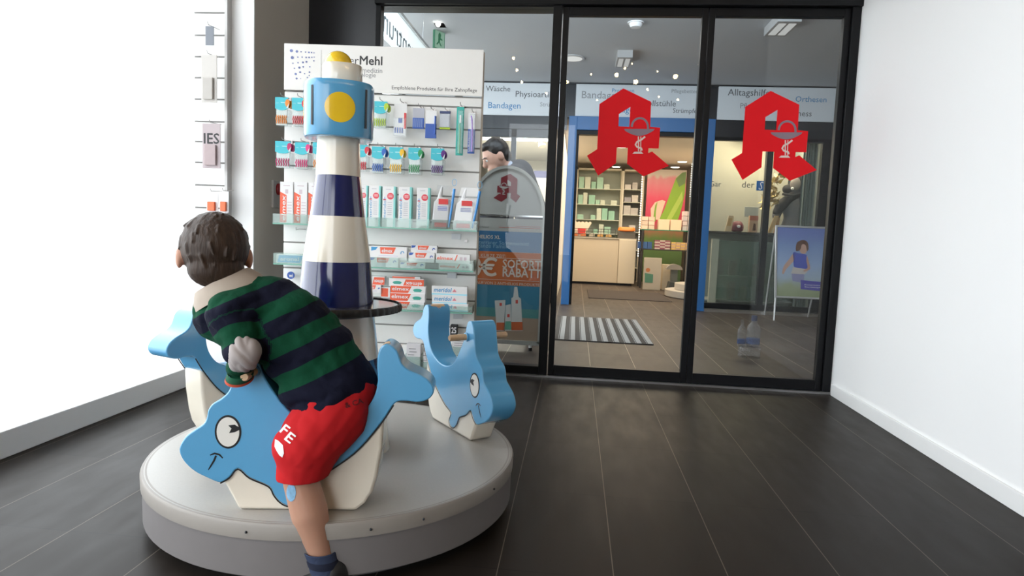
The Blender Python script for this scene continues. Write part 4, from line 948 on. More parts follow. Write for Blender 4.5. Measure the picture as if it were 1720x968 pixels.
for v in me.vertices:
    p = v.co; s = p.dot(axT)-S0; tors = min(seg_d(p, pel, bel)[0], seg_d(p, bel, che)[0], seg_d(p, che, upc)[0])-.055
    s = min(s, PER*1.5)
    for a in arms:
        d1, t1 = seg_d(p, a[0], a[1]); d2, t2 = seg_d(p, a[1], a[2])
        if min(d1, d2) < .058 and min(d1, d2)-.0 < tors+.058-.012 and (t1 > .15 or d2 < d1):
            L = (a[1]-a[0]).length
            s = (t1*L if d1 <= d2 else L+t2*(a[2]-a[1]).length)+PER*.27
    vals.append(s+.004*mnoise.noise(p*18))
at.data.foreach_set('value', vals)
# folds
for v in me.vertices:
    p = v.co; f = (abs(mnoise.noise(Vector((p.dot(T1)*13+p.z*9, p.dot(N1)*8, p.z*21-p.dot(T1)*6))))-.2)*.015+mnoise.noise(p*38)*.002
    v.co = p+v.normal*f
I = root_inv(kid); me.transform(I); me.update()
# loose hem of the shirt hanging over the shorts
def ringtube(name, secs, m, parent, n=40, th=.0, smooth=True):
    """lofted cloth: list of (centre, axis_a*ra, axis_b*rb)"""
    mb = MB(); vs = []
    for c, a, b in secs:
        for i in range(n): t = 2*pi*i/n; vs.append(c+a*cos(t)+b*sin(t))
    fs = []
    for q in range(len(secs)-1): fs += [(q*n+j, q*n+(j+1) % n, (q+1)*n+(j+1) % n, (q+1)*n+j) for j in range(n)]
    mb.add(vs, fs); return mb.build(name, m, parent, world=True, smooth=smooth)
# collar, elbow patches, cuffs
M_col = mat('collar_beige', (.44, .37, .31), .85, var=.06, bump=.2)
M_patch = mat('patch_grey_beige', (.40, .355, .345), .9, var=.05, bump=.4)
cb0 = B(384, 490, .425); ca = (B(440, 462, .425)-B(345, 512, .425)).normalized(); cn = N1
col_ax = ca.cross(cn).normalized()
if col_ax.z < 0: col_ax = -col_ax
mb = MB(); n = 44; secs = []
for (dz, ra, rb) in ((-.012, .092, .084), (.006, .086, .079), (.022, .076, .071), (.030, .070, .066), (.029, .066, .062), (.008, .062, .058)):
    secs.append((cb0+col_ax*dz, ca*ra, cn*rb))
ringtube('collar', secs, M_col, kid)
for e, a, w, nn in ((elb, sh_n, wri, 1), (elb2, sh_f, wri2, -1)):
    pass
# rounded patch sewn over the near elbow
pc_ = B(409, 593, .578); el_ = [(B(409, 594, .562), (.040, .034, .043), Matrix((T1, N1, Vector((0, 0, 1)))).transposed()), (B(403, 607, .556), (.028, .026, .028), Matrix((T1, N1, Vector((0, 0, 1)))).transposed())]
pt = fused('elbow_patch', [], M_patch, kid, voxel=.003, smooth=3, ell=el_, world=False)
for v in pt.data.vertices:
    p = v.co; v.co = p+v.normal*((abs(mnoise.noise(Vector((p.dot(T1)*42+p.z*15, p.z*20, 3))))-.2)*.014)
pt.data.transform(I); pt.data.update()
cuf = B(403, 631, .520)
M_cuf = mat('navy_cuff', (.012, .015, .035), .9); M_cufr = mat('orange_lining', (.50, .07, .03), .8)
dcf = (wri-elb).normalized(); ca2 = T1; cb2 = dcf.cross(T1).normalized()
ringtube('cuff', [(cuf-dcf*.014, ca2*.029, cb2*.029), (cuf+dcf*.004, ca2*.031, cb2*.031), (cuf+dcf*.010, ca2*.028, cb2*.028)], mat('green_cuff', (.010, .10, .05), .9), kid)
ringtube('cuff_lining', [(cuf+dcf*.003, ca2*.0315, cb2*.0315), (cuf+dcf*.010, ca2*.0325, cb2*.0325), (cuf+dcf*.012, ca2*.028, cb2*.028)], M_cufr, kid)
# shorts
M_short = mat('red_jersey_shorts', (.52, .014, .018), .85, var=.06, scale=14, bump=.25, spec=.2)
caps = [(B(572, 655, .437), .090, B(552, 690, .45), .088), (B(560, 690, .475), .088, B(516, 750, .510), .077), (B(516, 750, .510), .077, B(508, 797, .518), .060),
        (B(560, 690, .385), .080, B(520, 760, .350), .065), (B(520, 760, .350), .065, B(512, 785, .345), .056)]
sho = fused('shorts', caps, M_short, kid, voxel=.0045, smooth=3, world=False)
for v in sho.data.vertices:
    p = v.co; v.co = p+v.normal*((abs(mnoise.noise(Vector((p.dot(T1)*18+p.z*10, p.dot(N1)*9, p.z*9-p.dot(T1)*9))))-.2)*.008)
# flat cut hem: flatten everything below the hem line
hemN = (B(556, 797, .52)-B(474, 800, .52)); hemp = B(515, 800, .52)
for v in sho.data.vertices:
    d = v.co.z-hemp.z
    if d < 0: v.co.z = hemp.z+d*.05
def wrap_view(mb, target, lift=.0013):
    bvh = BVHTree.FromPolygons([v.co for v in target.data.vertices], [tuple(p.vertices) for p in target.data.polygons])
    for i, v in enumerate(mb.v):
        d = (v-CO).normalized(); loc, nor, _, _ = bvh.ray_cast(CO, d)
        if loc is not None: mb.v[i] = loc-d*lift
    return mb
def shirt_text(s, x, y, x2, rot, hh=None, r=.62, m=None, parts=None):
    a = B(x, y, r); b = B(x2, y, r); W = (b-a).length
    k = MB(); text(k, s, 0, 0, W, hh, 0, bold=True, rot=rot)
    k = densify(k, .005); k.v = [a+T1*v.x+Vector((0, 0, 1))*v.z for v in k.v]; return k
wm = M_pw
for s_, x, y, x2, rt in (('F', 469, 725, 479, rad(-38)), ('E', 477, 738, 489, rad(-38))):
    k = shirt_text(s_, x, y, x2, rt, .022); wrap_view(k, sho); o = k.build('lettering', wm, kid, world=True)
k = MB(); pts = [(462,738),(468,741),(475,748),(477,762),(474,769),(469,765),(464,757),(461,750)]
k.add([B(x, y, .70) for x, y in pts], [tuple(range(8))]); k = densify(k, .006); wrap_view(k, sho); k.build('printed_motif', wm, kid, world=True)
k = shirt_text('& CA', 581, 686, 612, rad(18), .012); wrap_view(k, sho); k.build('dark_print', mat('dark_red_print', (.10, .008, .012), .8), kid, world=True)
sho.data.transform(I); sho.data.update()
# knee sticker, sock, shoes
bo = [c for c in kid.children if c.name == 'body'][0]
k = MB(); k.add([B(489+8*cos(t), 828+15*sin(t)-0, .70) for t in [2*pi*i/16 for i in range(16)]], [tuple(range(16))]); k = densify(k, .006)
tmp = bo.data.copy(); tmp.transform(I.inverted()); TO = bpy.data.objects.new('tmp', tmp); wrap_view(k, TO); bpy.data.objects.remove(TO)
k.build('plaster', mat('plaster_blue', (.22, .42, .62), .6, var=.4, scale=90), kid, world=True)
M_sock = mat('sock_navy', (.030, .045, .095), .95, bump=.4, scale=120); M_sockd = mat('sock_dark', (.010, .014, .035), .95)
for (k0, a0, h0, t0) in ((clf, ank, hee, toe), (kne2.lerp(ank2, .45), ank2, ank2+(ank2-kne2)*.25, toe2)):
    d = (a0-k0).normalized(); cc = a0
    a_ = T1; b_ = d.cross(T1).normalized()
    ringtube('sock', [(cc-d*.010, a_*.038, b_*.036), (cc-d*.0085, a_*.0395, b_*.0375), (cc+d*.012, a_*.0375, b_*.0355), (cc+d*.03, a_*.038, b_*.036), (cc+d*.052, a_*.039, b_*.037)], M_sock, kid)
    ringtube('sock_stripe', [(cc+d*.010, a_*.0385, b_*.0365), (cc+d*.012, a_*.0392, b_*.0372), (cc+d*.026, a_*.0392, b_*.0372), (cc+d*.028, a_*.0385, b_*.0365)], M_sockd, kid)
    sh = (t0-h0).normalized(); up_ = Vector((0, 0, 1))
    fused('shoe', [(h0+up_*.004, .034, h0+sh*.045, .031), (h0+sh*.045, .031, t0, .026), (h0+up_*.004, .034, h0-d*.012, .036)], mat('black_shoe', (.012, .012, .013), .5), kid, voxel=.004, smooth=4)
    so = MB(); pts = [(h0+sh*x+N1*y*.0) for x, y in ()]
    so.tube([h0-sh*.02-up_*.030, h0+sh*.05-up_*.028, t0-up_*.022], [.028, .030, .024], 16, ref=(0, 0, 1)); so.v = [Vector((v.x, v.y, (v.z-h0.z)*.35+h0.z-.022)) for v in so.v]
    so.build('shoe_sole', mat('sole_grey', (.12, .12, .12), .7), kid, world=True, smooth=True)

# ================================================================== THINGS IN THE ARCADE
# striped entrance mat
mx0, mx1, my0, my1 = -.14, .675, 5.27, 6.78
t = thing('entrance_mat', ((mx0+mx1)/2, (my0+my1)/2, 0), 'striped light and dark grey entrance mat behind the middle glass door', 'mat')
MB().box((mx0, my0, 0), (mx1, my1, .008)).build('mat_base', mat('mat_dark', (.055, .048, .045), .9, var=.1, scale=80), t, world=True)
k = MB(); n = 9; p_ = (mx1-mx0)/n
for i in range(n):
    x = mx0+p_*(i+.52); k.box((x, my0+.003, .008), (x+p_*.42, my1-.003, .0105)); k.box((x-p_*.12, my0+.003, .008), (x-p_*.08, my1-.003, .0095))
k.build('pale_stripes', mat('mat_pale', (.36, .36, .355), .9, var=.08, scale=80), t, world=True)
t = thing('counter_mat', (.75, 9.6, 0), 'plain dark floor mat in front of the pharmacy counter', 'mat')
MB().box((.22, 8.95, 0), (1.36, 10.3, .008)).build('mat_pad', mat('mat_brown', (.05, .038, .035), .95, var=.1, scale=60), t, world=True, bevel=.003)

# round-topped pavement stand with the sun-cream poster
YS = 4.72
sL, sR = ony(786, 400, YS).x, ony(913.5, 400, YS).x; sc_ = (sL+sR)/2; hw = (sR-sL)/2
zT = ony(848, 278, YS).z; zM = ony(850, 361, YS).z; zP = ony(850, 367, YS).z; zB = ony(850, 571, YS).z
ts = thing('poster_stand', (sc_, YS, 0), 'round-topped grey stand with an orange and blue sun cream poster behind the left glass', 'poster stand')
rise = zT-zM
arc = [(sc_+hw*cos(q), zM+rise*sin(q)) for q in [pi*i/32 for i in range(33)]]
arc2 = [(sc_+(hw-.022)*cos(q), zM+(rise-.022)*sin(q)) for q in [pi*i/32 for i in range(33)]]
M_fr = mat('stand_grey', (.50, .50, .47), .35, .5); M_pan = mat('stand_panel', (.44, .44, .41), .5)
fr = MB(); n = 33; vs = [(x, YS-.012, z) for x, z in arc]+[(x, YS-.012, z) for x, z in arc2]+[(x, YS+.02, z) for x, z in arc]+[(x, YS+.02, z) for x, z in arc2]
fs = []
for i in range(n-1): fs += [(i, i+1, n+i+1, n+i), (2*n+i+1, 2*n+i, 3*n+i, 3*n+i+1), (i+1, i, 2*n+i, 2*n+i+1), (n+i, n+i+1, 3*n+i+1, 3*n+i)]
fr.add(vs, fs); fr.build('arch_rim', M_fr, ts, world=True)
MB().prism(arc2, YS-.002, YS+.014).build('top_panel', M_pan, ts, world=True)
MB().box((sc_-hw, YS-.008, zM-.012), (sc_+hw, YS+.016, zM)).build('cross_bar', mat('chrome_bar', (.5, .5, .5), .15, .9), ts, world=True)
fr = MB().box((sc_-hw, YS-.012, zB-.02), (sc_-hw+.014, YS+.02, zM)).box((sc_+hw-.014, YS-.012, zB-.02), (sc_+hw, YS+.02, zM)).box((sc_-hw, YS-.012, zB-.03), (sc_+hw, YS+.02, zB)); fr.build('side_frame', M_fr, ts, world=True)
for px in (891, 812):
    x = ony(px, 575, YS).x
    MB().tube([(x, YS+.004, zB-.02), (x-.002, YS-.0, .022)], .012, 10).build('leg', M_white, ts, world=True); MB().tube([(x, YS, .024), (x, YS, .0)], .015, 10).build('foot_cap', M_blk, ts, world=True)
for x in (sc_-hw*.6, sc_+hw*.6): MB().tube([(x, YS+.01, zB), (x, YS+.30, .02), (x, YS+.30, 0)], .010, 8).build('rear_leg', M_fr, ts, world=True)
poz = lambda y: ony(850, y, YS-.004).z
pm = lambda nm, c: mat(nm, c, .45, var=.03)
def prow(nm, ya, yb, m, y=YS-.004): MB().box((sc_-hw+.014, y, poz(yb)), (sc_+hw-.014, y+.008, poz(ya))).build(nm, m, ts, world=True)
prow('poster_top', 367, 389, pm('poster_grey', (.42, .42, .39))); prow('poster_band', 389, 423.5, pm('poster_blue', (.02, .14, .30))); prow('poster_offer', 423.5, 479.5, pm('poster_orange', (.55, .13, .025)))
prow('poster_sky', 479.5, 518, pm('poster_sky', (.035, .19, .30))); prow('poster_sea', 518, 533, pm('poster_sea', (.07, .25, .25))); prow('poster_sand', 533, 571, pm('poster_sand', (.34, .25, .18)))
def stext(s, x0, yb, x1, m, bold=False, h=None):
    a = ony(x0, yb, YS-.006); b = ony(x1, yb, YS-.006); k = MB(); text(k, s, a.x, a.z, b.x, h, YS-.0055, bold=bold); k.build('lettering', m, ts, world=True)
M_ol = pm('poster_letter', (.72, .62, .52)); M_bl = pm('poster_pale_blue', (.22, .42, .55))
stext('€', 806, 463, 833, M_ol, True, .135); stext('3', 788, 463, 806, M_ol, True, .135)
stext('SOFORT', 844, 450, 908, M_ol, True, .062); stext('RABATT', 844, 464.5, 908, M_ol, True, .062)
stext('FÜR KURZE ZEIT:', 792, 431, 850, M_ol); stext('KAUF VON 2 ANTHELIOS PRODUKTEN', 796, 476.5, 911, M_ol)
stext('ANTHELIOS XL', 785, 399.5, 840, M_ol, True); stext('Mediterraner Sonnenschutz', 787, 409, 889, M_bl); stext('ganze Familie', 802, 418, 856, M_bl)
stext('LA ROCHE-POSAY', 787, 382, 822, pm('poster_dark', (.10, .10, .11)))
k = MB(); a = ony(838, 382, YS); b = ony(908, 385, YS); k.box((a.x, YS-.0055, b.z), (b.x, YS-.0045, b.z+.004)); k.box((a.x+.12, YS-.0055, b.z+.012), (b.x, YS-.0045, b.z+.015)); k.build('fine_print', pm('poster_red_print', (.50, .15, .12)), ts, world=True)
k = MB()
for i in range(2): z = poz(434.5+i*36.5); k.box((sc_-hw+.02, YS-.0055, z), (sc_+hw-.02, YS-.0045, z+.003))
k.build('rule', M_ol, ts, world=True)
M_bot = pm('bottle_print', (.60, .60, .58)); M_bor = pm('bottle_orange', (.55, .12, .04)); M_br = pm('bottle_red', (.6, .06, .04)); M_bg = pm('bottle_green', (.12, .35, .25))
pp = lambda L, y=YS-.0055: [(ony(x, z, y).x, y, ony(x, z, y).z) for x, z in L]
for nm, L in (('tube_print', [(831,505),(849,504),(846,556),(834,556)]), ('bottle_print', [(849,513),(858,511),(859,556),(848,556)]), ('spray_print', [(859,501),(862,499),(864,482),(869,482),(871,499),(875,502),(878,556),(859,556)])):
    q = pp(L); MB().add(q, [tuple(range(len(q)))]).build(nm, M_bot, ts, world=True)
k = MB()
for L in ([(834,542),(847,542),(846,555),(834,555)], [(859,541),(877.3,541),(878,555),(859,555)]): k.add(pp(L, YS-.0062), [(0,1,2,3)])
k.build('orange_bands', M_bor, ts, world=True)
k = MB()
for L in ([(839,509),(843,509),(843,514),(839,514)], [(866,504),(870,504),(870,510),(866,510)], [(852,528),(856,528),(856,533),(852,533)]): k.add(pp(L, YS-.0062), [(0,1,2,3)])
k.build('red_labels', M_br, ts, world=True)
k = MB(); k.add(pp([(849,540),(858,540),(859,554),(848,554)], YS-.0062), [(0,1,2,3)]); k.build('green_band', M_bg, ts, world=True)
el0 = ony(848.5, 322, YS-.003); esc = (ony(848, 298, YS).z-ony(848, 346, YS).z)/(max(p[1] for p in LGw)-min(p[1] for p in LGw))
emblem(ts, el0.x+.006, el0.z, YS-.0035, esc, True, (mat('logo_dark_red', (.20, .012, .02), .5), M_pan, M_pan))

# A-frame poster on the right
ya = 7.62
P4 = lambda x, y, yy=ya: ony(x, y, yy)
tl = ony(1314, 379, ya+.0); bl = ony(1296, 500, ya-.16); fl = ony(1291, 533, ya-.20)
ta = thing('easel_poster', ((tl.x+.3), ya, 0), 'silver-framed poster easel showing a woman in a blue top, behind the right glass door', 'poster stand')
# tilted board: local axes
W_ = ony(1397, 380, ya).x-tl.x+.04; base = Vector((bl.x, bl.y, bl.z)); topv = Vector((tl.x-.0, tl.y, tl.z)); hgt = (Vector((0, topv.y, topv.z))-Vector((0, base.y, base.z))); Hh = hgt.length
ang = math.atan2(hgt.y, hgt.z); MT = Matrix.Translation((base.x+.03, base.y, base.z)) @ Matrix.Rotation(-ang, 4, 'X')
M_al = mat('aluminium', (.62, .63, .64), .35, .6)
m = MB(); ft = .022
m.box((0, -.012, 0), (ft, .012, Hh), M=MT); m.box((W_-ft, -.012, 0), (W_, .012, Hh), M=MT); m.box((0, -.013, 0), (W_, .013, ft), M=MT); m.box((0, -.013, Hh-ft), (W_, .013, Hh), M=MT)
m.build('poster_frame', M_al, ta, world=True, bevel=.003)
for x in (.012, W_-.012):
    MB().tube([MT @ Vector((x, 0, .01)), Vector((base.x+.03+x-.012, base.y-.05, 0))], .011, 8).build('leg', M_al, ta, world=True)
    MB().tube([MT @ Vector((x, .02, Hh*.95)), Vector((base.x+.03+x*.9+.03, ya+.30, 0))], .010, 8).build('rear_leg', M_al, ta, world=True)
def grad_mat(name, stops, lo, hi, noise=.15):
    m = bpy.data.materials.new(name); m.use_nodes = True; nt = m.node_tree; b = nt.nodes['Principled BSDF']; tc = nt.nodes.new('ShaderNodeTexCoord')
    sp = nt.nodes.new('ShaderNodeSeparateXYZ'); nt.links.new(tc.outputs['Generated'], sp.inputs[0])
    n = nt.nodes.new('ShaderNodeTexNoise'); n.inputs['Scale'].default_value = 5; nt.links.new(tc.outputs['Generated'], n.inputs['Vector'])
    a = nt.nodes.new('ShaderNodeMath'); a.operation = 'MULTIPLY_ADD'; a.inputs[1].default_value = noise; nt.links.new(n.outputs['Fac'], a.inputs[0]); nt.links.new(sp.outputs[2], a.inputs[2])
    r = nt.nodes.new('ShaderNodeValToRGB'); nt.links.new(a.outputs[0], r.inputs[0])
    e = r.color_ramp.elements; e[0].position = stops[0][0]; e[0].color = (*stops[0][1], 1); e[1].position = stops[-1][0]; e[1].color = (*stops[-1][1], 1)
    for p, c in stops[1:-1]: q = e.new(p); q.color = (*c, 1)
    nt.links.new(r.outputs[0], b.inputs['Base Color']); b.inputs['Roughness'].default_value = .35; return m
MB().box((ft, -.004, ft), (W_-ft, .004, Hh-ft), M=MT).build('poster_print', grad_mat('poster_meadow', [(.0, (.22,.26,.13)), (.22, (.30,.34,.22)), (.36, (.34,.42,.52)), (.55, (.30,.40,.60)), (.80, (.20,.29,.52)), (1.0, (.14,.19,.45))], 0, 1), ta, world=True)
def fpoly(nm, L, m, dy=-.0055):
    # polygons given in photo-poster units (0..1 across, 0..1 up)
    q = [MT @ Vector((ft+(W_-2*ft)*x, dy, ft+(Hh-2*ft)*z)) for x, z in L]; MB().add(q, [tuple(range(len(q)))]).build(nm, m, ta, world=True)
def U(zx, zy): return ((zx-500)/250.0, 1-(zy-70)/362.0)   # from the close-up of the photographed poster
pc2 = lambda n, c: mat(n, c, .4, var=.06)
fpoly('printed_skin', spl([U(*p) for p in [(584,205),(560,240),(535,275),(527,310),(535,316),(548,290),(572,262),(590,235)]], 3), pc2('print_skin', (.48,.30,.24)))
fpoly('printed_face', spl([U(*p) for p in [(612,165),(640,150),(652,170),(648,200),(628,206),(614,190)]], 3), pc2('print_skin', (.48,.30,.24)))
fpoly('printed_hair', spl([U(*p) for p in [(600,150),(630,133),(655,145),(660,180),(652,190),(645,160),(625,158),(618,185),(596,192)]], 3), pc2('print_hair', (.14,.08,.06)), -.0065)
fpoly('printed_top', spl([U(*p) for p in [(582,200),(612,205),(650,212),(660,250),(662,280),(630,292),(590,282),(584,240)]], 3), pc2('print_blue_top', (.07,.10,.42)))
fpoly('printed_skirt', [U(*p) for p in [(582,278),(650,286),(656,300),(640,314),(572,312)]], pc2('print_skirt', (.50,.46,.44)), -.006)
fpoly('printed_legs', [U(*p) for p in [(575,312),(640,314),(636,360),(580,350)]], pc2('print_legs', (.24,.24,.40)), -.0058)
fpoly('printed_arm', spl([U(*p) for p in [(652,215),(664,255),(668,285),(640,300),(636,292),(656,278),(650,245)]], 3), pc2('print_skin', (.48,.30,.24)), -.007)
fpoly('printed_label', [U(*p) for p in [(622,344),(737,350),(737,398),(622,392)]], pc2('print_label', (.09,.08,.36)), -.006)
k = MB(); 
for i, ww in ((0, .82), (1, .95)):
    text(k, ('Kompressions', 'Strümpfe')[i], .56*W_, ft+Hh*(.155-.03*i), W_*.90, .018, -.0075, M=MT)
k.build('lettering', M_pw, ta, world=True)

# faint reflection in the right door, modelled as see-through bottles on a tin
q = onz(1258, 600, 0); td = thing('reflected_tin', (q.x, q.y, 0), 'small round clear plinth standing in for a reflection in the right door', 'plinth')
M_ghost = glassmat('reflection_film', (.93, .93, .94), .6, .14, (.45, .46, .48))
rr = (ony(1277, 590, q.y).x-ony(1240, 590, q.y).x)/2
MB().lathe([(rr*.96, 0), (rr, .004), (rr, .075), (rr*.96, .08)], n=32).build('plinth_body', M_ghost, td, smooth=True)
def bottle(x, y, z, r, h, label, cap):
    t = thing('bottle', (x, y, z), label, 'bottle', group=None)
    MB().lathe([(r*.9, 0), (r, .006), (r, h*.55), (r*.85, h*.68), (r*.35, h*.80), (r*.32, h*.86)], n=24).build('bottle_body', M_ghost, t, smooth=True)
    MB().lathe([(r*.42, h*.84), (r*.42, h), (r*.2, h*1.0)], n=16).build('cap', cap, t, smooth=True)
    MB().lathe([(r*1.01, h*.10), (r*1.012, h*.11), (r*1.012, h*.26), (r*1.01, h*.27)], n=24).build('label_band', glassmat('bottle_label', (.7, .75, .9), .5, .35, (.15, .22, .45)), t, smooth=True)
    return t
M_cap = glassmat('bottle_cap', (.6, .62, .7), .6, .5, (.10, .12, .22))
bottle(q.x+.02, q.y, .081, .050, .235, 'larger translucent bottle with a dark cap, standing in for a reflection', M_cap); bottle(q.x-.065, q.y, .081, .030, .20, 'smaller translucent bottle beside the larger one, standing in for a reflection', M_ghost)

# hanging sign seen from behind, exit sign, ceiling fittings
zc0, zc1 = 2.19, 2.46; t = thing('hanging_sign', (-1.42, 4.9, zc1), 'long white hanging sign panel with dark letters seen in reverse, top left behind the glass', 'sign')
xs_ = ony(636, 30, 4.35).x
MB().box((xs_-.02, 4.35, zc0), (xs_, 5.9, zc1)).build('sign_panel', mat('sign_backlit', (.80, .86, .86), .4, emit=.55), t, world=True, bevel=.002)
MB().box((xs_-.01, 4.33, zc1), (xs_+.015, 5.9, zc1+.025)).build('top_rail', M_steel, t, world=True)
k = MB(); MS = Matrix.Translation((xs_+.0012, 5.87, zc0+.03)) @ Matrix.Rotation(-pi/2, 4, 'Z')
text(k, 'Arztzentrum', 0, 0, 1.50, .17, 0, M=MS); k.v = [Vector((v.x, v.y, v.z)) for v in k.v]
# reversed lettering: the start of the word lies far away, its end near the camera
k.build('lettering', mat('sign_dark', (.05, .07, .08), .5), t, world=True)
for y in (4.6, 5.6): MB().tube([(xs_-.005, y, zc1+.02), (xs_-.005, y, ZA)], .004, 6).build('hanger_rod', M_steel, t, world=True)
q0 = ony(731, 46, 6.1); q1 = ony(743.5, 82, 6.1)
t = thing('exit_sign', (q0.x, 6.1, q0.z), 'green running-figure exit sign hanging under the arcade ceiling', 'exit sign')
MX = Matrix.Translation((q0.x+.01, 6.05, q1.z)) @ Matrix.Rotation(rad(58), 4, 'Z'); Wx = .13; Hx = q0.z-q1.z
MB().box((-.005, 0, -.005), (Wx+.005, .02, Hx+.005), M=MX).build('sign_housing', mat('exit_frame', (.04, .16, .09), .4), t, world=True)
MB().box((.004, -.002, .004), (Wx-.004, .0, Hx-.004), M=MX).build('sign_face', mat('exit_face', (.25, .38, .27), .4, emit=.12), t, world=True)
k = MB(); k.prism([(.045,.13),(.06,.15),(.08,.13),(.075,.10),(.10,.09),(.095,.08),(.07,.085),(.065,.06),(.09,.03),(.08,.025),(.055,.055),(.03,.03),(.02,.035),(.045,.065)], -.004, -.002, M=MX); k.build('running_figure', mat('exit_green', (.02, .14, .06), .4), t, world=True)
MB().tube([(q0.x+.03, 6.1, q0.z), (q0.x+.03, 6.1, ZA)], .006, 6).build('hanger_rod', M_steel, t, world=True)
p = ony(738, 42, 5.9); t = thing('ceiling_spotlight', (p.x, 5.9, ZA), 'bright spotlight under the arcade ceiling above the exit sign', 'ceiling lamp')
MB().box((p.x-.05, 5.86, p.z+.02), (p.x+.05, 6.0, ZA)).build('lamp_housing', mat('housing_grey', (.5, .52, .54), .5), t, world=True, bevel=.004); MB().sphere((p.x, 5.85, p.z), .024, n=12, sc=(1, 1, 1.4)).build('bulb', lamp('spot_bulb', (1, .93, .82), 14), t, world=True)
def on_ceil(px, py, z=None): return onz(px, py, z or ZA)
q = on_ceil(1068, 38); t = thing('smoke_detector', (q.x, q.y, ZA), 'small round white smoke detector on the arcade ceiling', 'smoke detector'); MB().lathe([(.02, -.045), (.045, -.04), (.055, -.02), (.06, 0)], n=24).build('detector_head', M_white, t, smooth=True); MB().lathe([(.07, -.008), (.07, 0)], n=24).build('base_plate', M_white, t)
q = on_ceil(962, 97); t = thing('recessed_downlight', (q.x, q.y, ZA), 'round recessed downlight by the post on the arcade ceiling', 'ceiling lamp'); MB().lathe([(.10, -.012), (.125, -.010), (.13, 0)], n=32).build('trim_ring', mat('ring_grey', (.55, .55, .55), .4), t, smooth=True); MB().lathe([(.01, -.014), (.10, -.0135), (.10, -.012)], n=32).build('diffuser', lamp('dl_diff', (1, .98, .95), .9), t)
def box_lamp(x0, y0, x1, y1, label):
    a = on_ceil(x0, y0, ZA-.078); b = on_ceil(x1, y1, ZA-.078); cx, cy = (a.x+b.x)/2, (a.y+b.y)/2; w_ = abs(b.x-a.x)/2; d_ = .20
    t = thing('surface_lamp', (cx, cy, ZA), label, 'ceiling lamp')
    MB().box((-w_, -d_, -.075), (w_, d_, 0)).build('lamp_housing', mat('lamp_grey', (.42, .42, .42), .5), t, bevel=.004)
    MB().box((-w_*.75, -d_*.75, -.078), (-.01, d_*.75, -.074)).box((.01, -d_*.75, -.078), (w_*.75, d_*.75, -.074)).build('diffuser', lamp('lamp_diff', (1, .98, .95), .55), t)
box_lamp(1294, 50, 1333, 50, 'square surface-mounted ceiling lamp with two panes at upper right'); box_lamp(1035, 106, 1060, 106, 'small square surface-mounted ceiling lamp above the middle door')

# string of warm star lights hanging behind the camera in the hall (seen mirrored in the panes)
sl = thing('star_chandelier', (0, -.25, ZC), 'hanging cluster of warm star bulbs over the hall, seen mirrored in the doors', 'chandelier')
pts = [(1036,125,1.5),(1068,137,1.7),(1135,128,1.6),(1050,114,.8),(993,124,.7),(1088,150,.8),(1003,168,.7),(1107,162,.7),(1175,108,.8),(1139,167,.9),(862,97,1.0),(868,117,1.0),(876,137,1.0),(1105,119,.7),(1062,106,.6),(918,156,.9),(953,137,1.1)]
for px, py, s_ in pts:
    v = ony(px, py, 2*D+.25); 
    MB().tube([(v.x, -.25, v.z+.01), (v.x*.9, -.25, ZC)], .0015, 5).build('cord', M_blk, sl, world=True)
    MB().sphere((v.x, -.25, v.z), .017*s_, n=10).build('bulb', lamp('star_bulb', (1, .66, .28), 150), sl, world=True)

# ================================================================== THE MAN
YM = 5.3
def G(px, py, dy=0): return ony(px, py, YM+dy)
man = thing('man', (G(850, 400).x, YM, 0), 'dark-haired man in a dark jacket bending down behind the round-topped poster stand', 'person')
M_sk2 = mat('adult_skin', (.62, .36, .27), .5, var=.05, scale=20)
hc = G(833, 262); hpv = Vector((hc.x+.35, YM+.10, .88)); nk = G(851, 282, .03); shc = G(872, 292, .08)
shl, shr = shc+Vector((-.02, -.17, -.02)), shc+Vector((.02, .19, -.02))
el1 = shl+Vector((-.06, -.03, -.27)); el3 = shr+Vector((-.05, .03, -.27)); wr1 = el1+Vector((-.20, .05, -.10)); wr3 = el3+Vector((-.20, -.05, -.10))
kn1, kn2 = Vector((hpv.x-.04, YM+.0, .46)), Vector((hpv.x-.02, YM+.2, .46)); an1, an2 = Vector((hpv.x+.04, YM, .08)), Vector((hpv.x+.05, YM+.2, .08))
hS = 1.18
caps = [(hpv, .13, hpv.lerp(shc, .5), .125), (hpv.lerp(shc, .5), .13, shc, .11), (shc, .07, nk, .055), (nk, .055, hc+Vector((.02, 0, -.03)), .055), (shc, .08, shl, .062), (shc, .08, shr, .062),
        (shl, .055, el1, .042), (el1, .042, wr1, .028), (shr, .055, el3, .042), (el3, .042, wr3, .028), (hpv, .11, kn1, .065), (kn1, .06, an1, .04), (hpv, .11, kn2, .065), (kn2, .06, an2, .04),
        (an1, .04, an1+Vector((-.16, 0, -.045)), .03), (an2, .04, an2+Vector((-.16, 0, -.045)), .03)]
for w_ in (wr1, wr3):
    d = Vector((-.85, 0, -.5)).normalized(); caps.append((w_, .026, w_+d*.07, .034))
    for i in range(4): b0 = w_+d*.08+Vector((0, (i-1.5)*.02, 0)); b1 = b0+d*(.045+.006*(i in (1, 2))); caps += [(b0, .009, b1, .009), (b1, .009, b1+Vector((-.01, 0, -.03)), .008)]
    caps.append((w_+d*.03+Vector((0, .03, 0)), .011, w_+d*.07+Vector((-.01, .055, -.02)), .009))
fw = Vector((-.80, -.35, -.48)).normalized(); rg = fw.cross(Vector((0, 0, 1))).normalized(); up2 = rg.cross(fw).normalized(); RM = Matrix((rg, fw, up2)).transposed(); mp_ = lambda x, y, z: hc+RM @ Vector((x, y, z))*hS
